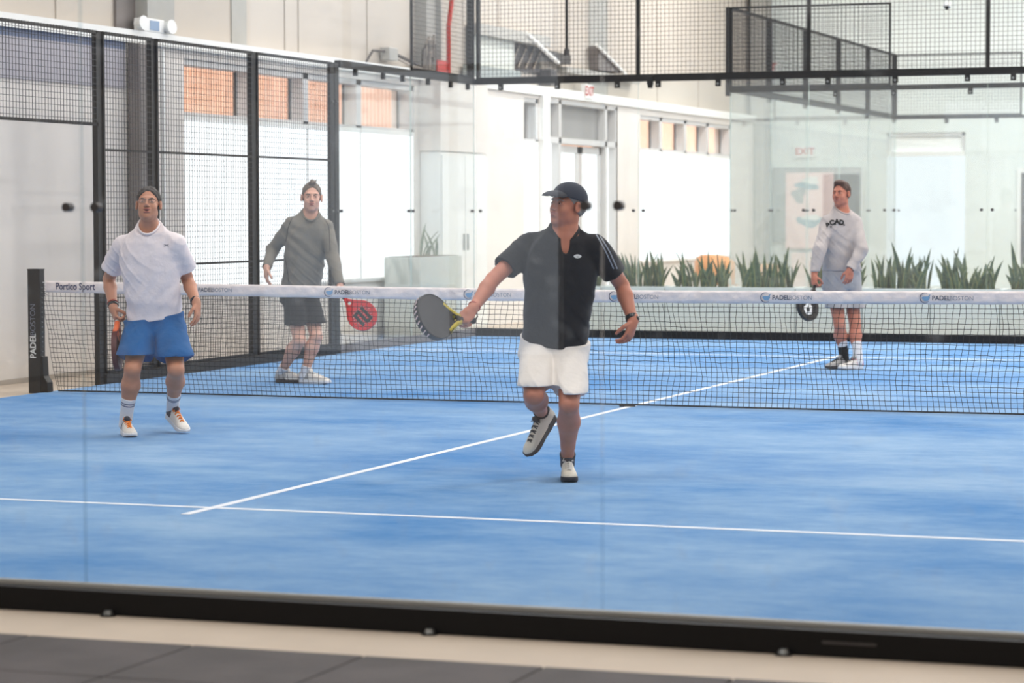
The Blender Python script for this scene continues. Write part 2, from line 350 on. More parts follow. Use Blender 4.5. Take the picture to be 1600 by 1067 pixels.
setp(MB().box((-.99,p[0][1],3.42), (-.84,p[1][1],3.50), 'steelgrey').build('support_beam'), 'pale grey beam running between the two triangular brackets', 'beam')
p = atx(862,104,-.84); box('loudspeaker', (-.98,p[1]-.15,3.2), (-.8,p[1]+.1,3.42), 'steeldark', label='small black box fixed on the ledge behind the far glass', cat='speaker')
def exit_sign(p, along_y, lbl):
    x,y,z = p
    e = empty('exit_sign', (x,y,z), lbl, 'sign')
    if along_y:
        box('sign_body', (x-.05,y-.17,z-.1), (x+.02,y+.17,z+.1), 'whiteplastic', e, bevel=.005)
        vs, fs = text_mesh('EXIT', .19, .004); MB().raw([(x+.024,y+a,z+b) for a,b,_ in vs], fs, 'exitred').build('lettering', e)
    else:
        box('sign_body', (x-.17,y-.02,z-.1), (x+.17,y+.05,z+.1), 'whiteplastic', e, bevel=.005)
        vs, fs = text_mesh('EXIT', .17, .004); MB().raw([(x+a,y-.024,z+b) for a,b,_ in vs], fs, 'exitred').build('lettering', e)
exit_sign(atx(919,141,-.80)-np.array([0,0,.02]), True, 'exit sign with red letters above the glazed entrance on the left wall')
exit_sign(at(1258,237,YB-.06), False, 'exit sign with red letters on the pale back wall above the picture board')
exit_sign(at(1199,105,YB-.06), False, 'exit sign with red letters high on the back wall behind the second court')
e = empty('security_camera', at(1480,5,21.5), 'small white security camera hanging beyond the far mesh', 'camera')
q = at(1480,3,21.5); MB().tube([q+[0,0,.2],q], .012, 'whiteplastic').build('bracket', e)
MB().tube([q,q+[0,-.02,-.06]], [.042,.046], 'whiteplastic', 12).build('camera_body', e); MB().tube([q+[0,-.02,-.06],q+[0,-.03,-.085]], [.026,.018], 'blackmetal', 12).build('lens', e)
# ---------------------------------------------------------------- picture board, chairs at the back
a, b = at(1207,262,YB-.05), at(1345,378,YB-.05)
e = empty('picture_board', (a[0],YB-.05,b[2]), 'grey wall board with a pink poster behind the player in the grey sweatshirt', 'board')
box('backing_board', (a[0],YB-.06,b[2]), (b[0],YB-.01,a[2]), 'boardgrey', e)
a, b = at(1228,270,YB-.08), at(1302,388,YB-.08); po = box('poster', (a[0],YB-.09,b[2]), (b[0],YB-.06,a[2]), 'pink', e)
def blob(u, v, ru, rv, m, par, y=YB-.1):
    pts = []
    for i in range(18):
        w = 2*PI*i/18; rr = 1+.22*math.sin(3*w+u)+.12*math.sin(5*w+v); q = at(u+ru*rr*math.cos(w), v+rv*rr*math.sin(w), y); pts.append((q[0],q[2]))
    vs = [(x,y,z) for x,z in pts]+[(x,y+.008,z) for x,z in pts]; n = 18
    MB().raw(vs, [tuple(range(n))]+[(i,(i+1)%n,n+(i+1)%n,n+i) for i in range(n)], m).build('picture_shape', par)
blob(1262,288,17,9,'bluegrey',po); blob(1268,282,12,6,'whiteplastic',po,YB-.104); blob(1248,305,10,12,'boardgrey',po); blob(1266,346,22,8,'bluegrey',po); blob(1268,340,14,4,'whiteplastic',po,YB-.104)
a, b = at(1236,395,36.2), at(1292,452,36.2); box('reception_stand', (a[0],36.2,0), (b[0],36.6,a[2]), 'pinkish', label='low pale pink stand below the poster at the back wall', cat='stand')
a, b = at(1590,262,YB-.05), at(1660,420,YB-.05); e = box('wall_picture', (a[0],YB-.06,b[2]), (b[0],YB-.01,a[2]), 'whiteplastic', label='dark framed wall picture at the right end of the back wall', cat='picture')
a, b = at(1596,270,YB-.07), at(1655,412,YB-.07); box('print', (a[0],YB-.075,b[2]), (b[0],YB-.06,a[2]), 'steeldark', e)
def lounge(u0, u1, v, y, lbl):
    a, b = at(u0,v,y), at(u1,v,y); cx = (a[0]+b[0])/2; w = (b[0]-a[0])/2; z = a[2]
    e = empty('lounge_chair', (cx,y,0), lbl, 'chair', 'curved wooden lounge chairs by the far windows')
    vs = []; n = 16
    for i in range(n+1):
        t = -1+2*i/n; yy = y-.0+.25*t*t*1.0; zz = z-.12*t**4
        for dy in (0,.03):
            vs += [(cx+w*t,yy+dy,.35), (cx+w*t,yy+dy,zz)]
    fs = []
    for i in range(n):
        q = i*4; fs += [(q,q+4,q+5,q+1),(q+2,q+3,q+7,q+6),(q+1,q+5,q+7,q+3),(q,q+2,q+6,q+4)]
    MB().raw(vs, fs, 'wood').build('backrest', e, smooth=True); box('seat', (cx-w*.9,y+.05,.34), (cx+w*.9,y+.65,.45), 'palegrey', e, bevel=.03)
    for sx in (-1,1):
        for yy in (.08,.6): MB().tube([(cx+sx*w*.8,y+yy,.36),(cx+sx*w*.85,y+yy,.001)], [.02,.014], 'wood').build('leg', e)
lounge(1078,1141,398,29.5,'orange wooden lounge chair with curved back, left one behind the plants'); lounge(1170,1222,412,30.5,'orange wooden lounge chair with curved back, right one behind the plants')
# ---------------------------------------------------------------- planters and plants
def leaf(mb, base, ang, lean, h, w, tw):
    n = 9; d = np.array([math.cos(ang), math.sin(ang), 0]); s0 = np.array([math.cos(tw), math.sin(tw), 0]); vs = []
    for i in range(n+1):
        t = i/n; c = np.array(base)+d*(lean*t**1.6)+np.array([0,0,h*t*(1-.12*lean/h*t)])
        hw = w*(.62+1.15*t-1.77*t**2.3)*(1 if t < 1 else 0); hw = max(hw, .0005)
        nn = np.array([-s0[1], s0[0], 0])
        for q, o in ((-1,.006),(-.8,.004),(0,-.004),(.8,.004),(1,.006)): vs.append(c+s0*hw*q+nn*o)
    fa = []; fb = []
    for i in range(n):
        for j in range(4): (fa if j in (1,2) else fb).append((i*5+j,i*5+j+1,i*5+j+6,i*5+j+5))
    b = len(mb.v); mb.raw(vs, fa, 'leaf'); off = len(mb.v)-len(vs)
    mb.f += [tuple(k+off for k in f) for f in fb]; mb.m += [mb.mi('leafedge')]*len(fb)
pw = .78; px0 = 2.17-2*pw; ordn = ['first','second','third','fourth','fifth','sixth','seventh','eighth']
for i in range(8):
    a = px0+i*pw
    e = empty('planter_box', (a+pw/2,20.75,0), '%s pale grey rectangular planter box from the left behind the far glass' % ordn[i], 'planter', 'row of planter boxes between the courts')
    MB().box((a+.006,20.5,0), (a+pw-.006,20.53,.59), 'planter').box((a+.006,20.97,0), (a+pw-.006,21.0,.59), 'planter').box((a+.006,20.53,0), (a+.036,20.97,.59), 'planter').box((a+pw-.036,20.53,0), (a+pw-.006,20.97,.59), 'planter').box((a+.036,20.53,0), (a+pw-.036,20.97,.5), 'planter').build('box', e, bevel=.004)
    box('soil', (a+.036,20.53,.5), (a+pw-.036,20.97,.545), 'soil', e)
    mb = MB()
    for k in range(46 if i else 12):
        ox = rng.uniform(-.30,.30) if i else rng.uniform(.05,.30); h = rng.uniform(.20,.46)+(.14 if k % 11 == 0 else 0); room = .355-abs(ox); out = 0 if ox > 0 else PI
        ang = rng.uniform(0,2*PI) if k % 3 else out; lean_ = min(rng.uniform(.02,.17), room+.035) if abs(math.cos(ang)) > .5 and math.cos(ang)*ox > 0 else rng.uniform(.02,.17)
        leaf(mb, (a+pw/2+ox, 20.75+rng.uniform(-.13,.13), .548), ang, lean_, h, rng.uniform(.022,.038), rng.uniform(-.9,.9))
    setp(mb.build('snake_plant', smooth=True), 'green snake plants filling the %s planter box from the left' % ordn[i], 'plant', 'snake plants in the row of planters')
e = empty('side_planter', (-.5,19.9,0), 'pale grey planter beside the far left glass below the white cabinet', 'planter')
MB().box((-.75,19.0,0), (-.3,20.33,.95), 'palegrey').build('box', e, bevel=.005); box('soil', (-.72,19.03,.945), (-.33,20.3,.955), 'soil', e)
mb = MB()
for k in range(7): leaf(mb, (-.5+rng.uniform(-.08,.08),19.75+rng.uniform(-.3,.3),.95), rng.uniform(0,6), rng.uniform(.05,.2), rng.uniform(.2,.42), .022, rng.uniform(.6,1.6))
setp(mb.build('snake_plant', smooth=True), 'sparse snake plant in the grey side planter below the white cabinet', 'plant')
# ---------------------------------------------------------------- court enclosure
def wires(mb, axis, fixed, a0, a1, z0, z1, step=.05, r=.0020, m='mesh'):
    """welded mesh in the plane axis=fixed"""
    P = (lambda a, z: (fixed, a, z)) if axis == 0 else (lambda a, z: (a, fixed, z))
    n = int(round((a1-a0)/step)); k = int(round((z1-z0)/step))
    for i in range(1, n):
        a = a0+i*step; mb.box([c-r for c in P(a,z0)], [c+r for c in P(a,z1)], m)
    for j in range(1, k):
        z = z0+j*step; p, q = P(a0,z), P(a1,z); sh = (2*r if axis == 0 else 0, 0 if axis == 0 else 2*r, 0)
        mb.box([c-r+s for c, s in zip(p, sh)], [c+r+s for c, s in zip(q, sh)], m)
def mesh_panel(axis, fixed, a0, a1, z0, z1, lbl, grp, rails=(), t=.013, fm='postmetal'):
    P = (lambda a, z: (fixed, a, z)) if axis == 0 else (lambda a, z: (a, fixed, z))
    e = empty('mesh_panel', P((a0+a1)/2, z0), lbl, 'fence panel', grp)
    mb = MB()
    def bar(pa, pb, h): mb.box([min(u,v)-h for u, v in zip(pa, pb)], [max(u,v)+h for u, v in zip(pa, pb)], fm)
    bar(P(a0+t,z0+t), P(a0+t,z1-t), t); bar(P(a1-t,z0+t), P(a1-t,z1-t), t); bar(P(a0+t,z1-t), P(a1-t,z1-t), t); bar(P(a0+t,z0+t), P(a1-t,z0+t), t)
    mb.build('panel_frame', e)
    for z in rails:
        mb = MB(); bar(P(a0+2*t,z), P(a1-2*t,z), t*.8); mb.build('cross_rail', e)
    mb = MB(); wires(mb, axis, fixed-.022 if axis == 0 and 0 else fixed+.02, a0, a1, z0, z1); mb.build('wire_mesh', e); return e
def post(a, b, z0, z1, lbl, grp=None, bolts=(), m='postmetal'):
    e = box('fence_post', (a[0],a[1],z0), (b[0],b[1],z1), m, label=lbl, cat='post', group=grp)
    for (x,y,z) in bolts: MB().tube([(x,y,z),(x+.012,y,z)], .009, 'chrome', 8).build('bolt', e)
    return e
def glass_panel(axis, fixed, a0, a1, z0, z1, lbl, grp, m='glass', th=.012, em='glassedge', bolt_z=1.48, inward=1):
    e = empty('glass_panel', ((fixed,(a0+a1)/2,z0) if axis == 0 else ((a0+a1)/2,fixed,z0)), lbl, 'glass panel', grp)
    g = .004; f0, f1 = fixed-th/2, fixed+th/2; a0 += g; a1 -= g
    if axis == 0: V = [(f0,a0,z0),(f1,a0,z0),(f1,a1,z0),(f0,a1,z0),(f0,a0,z1),(f1,a0,z1),(f1,a1,z1),(f0,a1,z1)]; F = [((3,0,4,7),m),((1,2,6,5),m),((0,1,5,4),em),((2,3,7,6),em),((4,5,6,7),em),((0,3,2,1),em)]
    else: V = [(a0,f0,z0),(a1,f0,z0),(a1,f1,z0),(a0,f1,z0),(a0,f0,z1),(a1,f0,z1),(a1,f1,z1),(a0,f1,z1)]; F = [((0,1,5,4),m),((2,3,7,6),m),((1,2,6,5),em),((3,0,4,7),em),((4,5,6,7),em),((0,3,2,1),em)]
    mb = MB(); b = 0; mb.v = V
    for f, mm in F: mb.f.append(f); mb.m.append(mb.mi(mm))
    mb.build('pane', e)
    for a in (a0+.055, a1-.055):
        for z in (bolt_z,):
            p, q = ((f0-.012,a,z),(f1+.012,a,z)) if axis == 0 else ((a,f0-.012,z),(a,f1+.012,z))
            MB().tube([p,q], .017, 'steeldark', 12).build('bolt', e)
    return e
G1 = 'mesh panels along the left side of the court'
mesh_panel(0, 0, 8.9, 10.945, 2.2, 3.0, 'short black mesh panel above the door opening beside the net post', G1)
mesh_panel(0, 0, 6.95, 8.9, 2.2, 3.0, 'short black mesh panel at the left edge above the door opening', G1)
mesh_panel(0, 0, 11.035, 11.925, .095, 3.0, 'narrow black mesh panel right after the door opening', G1, (2.0,))
mesh_panel(0, 0, 12.005, 13.955, .095, 3.0, 'wide black mesh panel in front of the first window bay', G1, (2.0,1.0))
mesh_panel(0, 0, 14.055, 15.795, .095, 3.0, 'wide black mesh panel behind the player in the long-sleeved grey shirt', G1, (2.0,1.0))
post((-.05,10.95), (0,11.03), 0, 3.0, 'black fence post at the end of the door opening, beside the man in blue shorts', bolts=[(.0,10.93,2.75),(.0,10.93,2.35)])
post((-.05,11.93), (-.005,12.0), 0, 3.0, 'dark fence post right behind the head of the man in blue shorts')
post((-.05,13.96), (0,14.05), 0, 3.0, 'dark grey fence post between the two wide mesh panels')
post((-.035,15.8), (0,15.9), 0, 3.0, 'grey fence post where the mesh ends, behind the grey long-sleeved player', bolts=[(0,15.85,2.6),(0,15.85,1.48),(0,15.85,.72)])
post((-.035,15.915), (0,16.02), 0, 3.0, 'grey fence post where the left side glass begins', bolts=[(0,15.97,2.6),(0,15.97,1.48),(0,15.97,.72)])
post((-.09,6.85), (0,6.95), 0, 3.0, 'black fence post before the door opening, left of the frame')
box('base_rail', (-.05,11.03,0), (.02,15.85,.09), 'postmetal', label='dark base rail under the left mesh panels', cat='rail')
def clamps(par, axis, fixed, poss, z):
    for a in poss:
        if axis == 0: MB().box((fixed-.02,a-.02,z-.07), (fixed+.02,a+.02,z), 'blackmetal').tube([(fixed+.02,a,z-.045),(fixed+.03,a,z-.045)], .012, 'chrome').build('glass_clamp', par)
        else: MB().box((a-.028,fixed-.02,z-.07), (a+.028,fixed+.02,z), 'blackmetal').tube([(a,fixed-.02,z-.042),(a,fixed-.03,z-.042)], .014, 'chrome').build('glass_clamp', par)
r = box('top_rail', (-.05,16.02,2.96), (.02,20,3.03), 'postmetal', label='dark top rail of the left side glass', cat='rail'); clamps(r, 0, -.0, (16.45,17.2,17.75,18.5,19.2,19.75), 2.96)
r = box('top_rail', (-.03,19.98,2.96), (10,20.05,3.03), 'blackmetal', label='black top rail of the far end glass', cat='rail'); clamps(r, 1, 20.0, (.32,1.02,1.75,2.24,2.95,3.7,4.22,4.98,5.78,6.28,7,7.8,8.3), 2.96)
e = empty('sensor_bracket', at(1016,126,19.95), 'small black clamp bracket on the far top rail', 'bracket')
q = at(1016,126,19.96); box('clamp_body', q-[.03,.04,.05], q+[.03,.04,.05], 'blackmetal', e, bevel=.005); box('clamp_foot', q-[.022,.03,.085], q+[.022,.03,-.045], 'blackmetal', e)
G2 = 'glass panels of the left side of the court'
glass_panel(0, -.01, 16.02, 18, .09, 2.96, 'left side glass panel nearest the mesh fence', G2); glass_panel(0, -.01, 18, 19.98, .09, 2.96, 'left side glass panel in the far corner', G2)
G3 = 'glass panels of the far end of the court'
for i, w in enumerate(('in the far left corner', 'behind the man in the cap', 'in front of the wooden chairs', 'behind the man in the grey sweatshirt', 'at the far right of the photo')):
    glass_panel(1, 20.01, 2*i, 2*i+2, .09, 2.96, 'far end glass panel '+w, G3)
box('base_rail', (0,19.96,0), (10,20.05,.10), 'blackmetal', label='black base rail under the far end glass', cat='rail'); box('base_rail', (-.05,16.02,0), (.010,19.955,.10), 'steel', label='grey base rail under the left side glass', cat='rail')
G4 = 'upper mesh panels over the far end glass'
mesh_panel(0, 0, 18.0, 19.95, 3.03, 4.0, 'upper mesh panel over the side glass in the far left corner', G4, fm='blackmetal')
for i, w in enumerate(('in the corner by the red pipe', 'above the entrance door', 'left of the second court corner', 'over the second court corner', 'at the far right of the photo')):
    mesh_panel(1, 20.0, 2*i+.012, 2*i+1.988, 3.03, 4.0, 'upper mesh panel over the far end glass, '+w, G4, t=.006, fm='blackmetal')
    post((2*i-.009,19.99) if i else (0.02,19.97), (2*i+.009,20.04) if i else (.05,20.04), 3.03, 4.05, 'thin black upright on the far top rail, %s from the left corner' % ordn[i], 'uprights on the far top rail', m='blackmetal')
post((-.08,19.93), (-.02,20.0), 3.03, 4.05, 'tall black corner post where side and far glass meet', m='blackmetal')
e = empty('hanging_rod', (1.11,20,3.3), 'thin dark rod ending in a knob halfway up the upper far mesh', 'rod'); MB().tube([(1.11,20.07,3.33),(1.11,20.07,4.1)], .016, 'postmetal').build('rod', e); MB().tube([(1.11,20.07,3.28),(1.11,20.07,3.36)], [.04,.03], 'steeldark', 10).build('knob', e)
# near glass wall
r = box('base_beam', (-.1,-.08,0), (10.1,.012,.085), 'blackmetal', label='black steel base beam under the near glass wall', cat='beam')
for u, v in ((170,957),(672,988),(1225,1018)):
    q = at(u,v,-.09); MB().tube([(q[0],-.095,.005),(q[0],-.095,.02)], [.02,.014], 'chrome', 10).tube([(q[0],-.095,.0),(q[0],-.095,.006)], .03, 'blackmetal', 12).build('anchor_bolt', r)
q = at(1327,1003,-.08); box('drain_slot', (q[0]-.09,-.084,.043), (q[0]+.09,-.079,.052), 'steeldark', r)
box('glass_channel', (0,-.018,.085), (10,.022,.10), 'steelgrey', r)
G5 = 'glass panels of the near end wall'
for i in range(1,5): glass_panel(1, .0, 2*i, 2*i+2, .1, 3.0, ('near glass panel outside the frame', 'near glass panel cut by the left edge of the photo', 'large near glass panel filling the middle of the photo', 'near glass panel filling the right of the photo')[i-1], G5, 'glassnear', .012, 'glassedgeN', 1.485)
# ---------------------------------------------------------------- second court enclosure
X2, Y2, Y3 = 2.37, 22.7, 33.0
G6 = 'upper mesh panels along the side of the second court'
for i in range(5):
    mesh_panel(0, X2, Y2+i*2.06, Y2+(i+1)*2.06, 3.0, 4.0, '%s upper mesh panel along the second court side, counted from its near corner' % ordn[i], G6, t=.015)
for i in range(6):
    y = Y2+i*2.06; box('fence_post', (X2-.05,y-.05,2.9), (X2,y+.05,4.0), 'postmetal', label='%s fence post of the second court side, counted from its near corner' % ordn[i], cat='post', group='posts along the side of the second court')
mesh_panel(1, Y2, X2, 4.38, 3.0, 4.0, 'upper mesh panel on the near corner of the second court', G6, t=.012)
mesh_panel(1, Y3, X2, 4.4, 3.0, 4.0, 'upper mesh panel at the far corner of the second court', G6, t=.012)
r = box('top_rail', (X2-.05,Y2-.03,2.94), (12,Y2+.04,3.0), 'blackmetal', label='black top rail of the second court side facing the planters', cat='rail'); clamps(r, 1, Y2, (3.7,4.42,5.35,6.2,7,8), 2.94)
box('top_rail', (X2-.03,Y2,2.95), (X2+.03,Y3,3.0), 'postmetal', label='dark top rail receding along the second court', cat='rail')
r = box('top_rail', (X2,Y3-.03,2.95), (12,Y3+.03,3.0), 'postmetal', label='farthest dark top rail at the end of the second court', cat='rail'); clamps(r, 1, Y3, (3.2,4.0,4.9), 2.95)
for i in range(4): glass_panel(1, Y2+.01, X2+2*i, X2+2*i+2, .1, 2.94, '%s glass panel from the left of the second court, facing the planters' % ordn[i], 'glass panels of the second court', bolt_z=1.48)
for i in range(3): glass_panel(1, Y3+.01, X2+2*i, X2+2*i+2, .1, 2.94, '%s glass panel from the left at the far side of the second court' % ordn[i], 'glass panels of the second court')
for i in range(5): glass_panel(0, X2, Y2+2.06*i, Y2+2.06*(i+1), .1, 2.94, '%s side glass panel receding along the second court' % ordn[i], 'glass panels of the second court')

# ---------------------------------------------------------------- net
NX0, NX1, NY = -.05, 9.95, 10.0
def net_top(x): t = (x-NX0)/(NX1-NX0); return .915-.035*(1-abs(2*t-1)**1.4)
def nwarp(x, z):
    s = (z)/.85; edge = math.exp(-max(x-NX0,0)/.16)
    dx = .014*math.sin(x*2.3+z*5)+.013*math.sin(x*7.1+5*z)+.004*math.sin(x*31+z*29)+.03*(1-s)*math.sin(x*1.3+1)
    dz = .003*math.sin(x*4.1+z*21)+.003*math.sin(x*17+z*41)+.002*math.sin(x*57-z*33)
    x2 = x+dx*min(1,s*3+.1)+edge*(.06+.30*max(0,.35-s)**1.0*1.2)*0.9*(1 if s < .98 else 0)
    return x2, NY+.03*math.sin(x*1.7+z*3)*(1-s)*.6+.05*(1-s)**3, max(.019, z+dz*(1-abs(2*s-1)))
tn = empty('court_net', (5,NY,0), 'black tennis-style net with white top tape across the padel court', 'net')
mb = MB(); nz = 21; xs = np.arange(NX0+.02, NX1, .043)
ztop = lambda x: net_top(x)-.085
def zrow(x, j): return .020+(ztop(x)-.020)*(j/nz)
for x in xs: mb.tube([nwarp(x, zrow(x,j)) for j in range(nz+1)], .0023, 'net', 3, False)
for j in range(nz+1): mb.tube([nwarp(x, zrow(x,j)) for x in xs], .0023 if j else .007, 'net', 3, False)
mb.build('netting', tn)
# tape: folded white band with slanting creases
vs = []; fs = []; xs2 = np.arange(NX0+.09, NX1, .012); rows = [(-.008,0,1),(-.010,.2,1),(-.012,.45,1),(-.012,.7,1),(-.008,1,1),(.008,1,0),(.012,.5,0),(.008,0,0),]
for x in xs2:
    zt = net_top(x)
    for (dy, t, fr) in rows:
        cr = .0032*math.sin(26*x+9*t+2*math.sin(5*x))+.002*math.sin(61*x-7*t+math.sin(11*x))
        vs.append((x, NY+dy+(cr if fr and 0 < t < 1 else 0), zt-t*.093+.0015*math.sin(17*x)*(t > .9)))
n = len(rows)
for i in range(len(xs2)-1):
    for k in range(n): fs.append((i*n+k, i*n+(k+1)%n, (i+1)*n+(k+1)%n, (i+1)*n+k))
tape = MB().raw(vs, fs, 'tape').build('top_tape', tn, smooth=True)
MB().tube([(NX0,NY,.905),(NX0+.1,NY,.90)], .003, 'whiteplastic', 6).build('tension_cord', tn)
mb = MB()
for z0, z1 in ((.90,.86),(.86,.84),(.84,.80)): mb.tube([(NX0-.0,NY,z0),(NX0+.05,NY-.005,(z0+z1)/2+.01),(NX0+.10,NY,z1)], .0022, 'net', 4)
mb.build('lacing', tn)
def put_text(body, size, cx, cz, y, m, name, parent, bold=0.0, vert=False, spacing=1.0, sx=1.0):
    vs, fs = text_mesh(body, size, bold, spacing)
    if vert: P = [(cx-b, y, cz+a*sx) for a,b,_ in vs]
    else: P = [(cx+a*sx, y, cz+b) for a,b,_ in vs]
    return MB().raw(P, fs, m).build(name, parent)
yf = NY-.0172
q = at(119,447,NY); put_text('Portico Sport', .078, q[0], net_top(q[0])-.042, yf, 'navy', 'sponsor_lettering', tape, .0012, sx=.84)
for k, u in enumerate((515,733,960,1197,1446)):
    q = at(u,470,NY); x = q[0]; z = net_top(x)-.047
    mb = MB(); P = []
    for i in range(25):
        w = PI*.35+2*PI*.72*i/24; P.append((x+.038*math.cos(w)*.95, yf, z+.036*math.sin(w)))
    mb.tube(P, [.0008+.0022*math.sin(PI*i/24) for i in range(25)], 'navy', 4); mb.build('logo_ring', tape)
    mb = MB(); mb.raw([(x+.006+.026*math.cos(w)*(1+.25*math.sin(3*w)), yf, z-.006+.020*math.sin(w)*(1+.2*math.cos(2*w))) for w in np.linspace(0,2*PI,20,False)], [tuple(range(20))], 'logoblue')
    mb.raw([(x+.012,yf-.0004,z+.004),(x+.040,yf-.0004,z+.028),(x+.030,yf-.0004,z+.002),(x+.004,yf-.0004,z-.02)], [(0,1,2,3)], 'logoblue').build('logo_ball', tape)
    put_text('PADEL', .046, x+.115, z-.002, yf, 'greytext', 'lettering', tape, .0008, sx=.98); put_text('BOSTON', .044, x+.262, z-.002, yf, 'lighttext', 'lettering', tape, -.0003, sx=.98)
x = at(312,460,NY)[0]; mb = MB(); mb.tube([(x-.06+.036*math.cos(w), yf, net_top(x)-.047+.036*math.sin(w)) for w in np.linspace(PI*.5,PI*1.6,16)], .0018, 'navy', 4).build('logo_ring', tape)
put_text('PADEL', .046, x+.06, net_top(x)-.049, yf, 'greytext', 'lettering', tape, .0006); put_text('BOSTON', .044, x+.205, net_top(x)-.049, yf, 'lighttext', 'lettering', tape)
MB().tube([(4.95,NY-.03,.018),(5.05,NY-.03,.018)], .006, 'net', 6).box((4.93,NY-.045,.011), (4.97,NY-.02,.022), 'net').build('ground_peg', tn)
a, b = at(47,500,NY), at(68,500,NY); pc = (a[0]+b[0])/2
e = empty('net_post', (pc,NY,0), 'black square net post with vertical white lettering at the left court edge', 'post')
box('post_body', (a[0]+.008,NY-.05,0), (b[0]-.004,NY+.03,1.005), 'postmetal', e, bevel=.004)
box('post_cap', (a[0]+.006,NY-.052,1.005), (b[0]-.002,NY+.032,1.012), 'blackmetal', e)
mb = MB()
for i in range(16): z = .86-i*.04; mb.tube([(b[0]-.004,NY-.02,z),(b[0]+.004,NY-.02,z)], .005, 'chrome', 6)
mb.build('hook_strip', e)
MB().prism([(b[0]-.004,.30),(b[0]+.012,.30),(b[0]+.02,.14),(b[0]+.055,.09),(b[0]+.06,.012),(b[0]-.004,.012)], 1, NY-.045, NY+.045, 'blackmetal').build('winch_housing', e, bevel=.004)
put_text('PADEL', .072, pc-.005, .385, NY-.0515, 'whitetext', 'lettering', e, .0022, True, 1.0, .95); put_text('BOSTON', .068, pc-.005, .60, NY-.0515, 'lighttext', 'lettering', e, -.001, True, 1.0, .95)
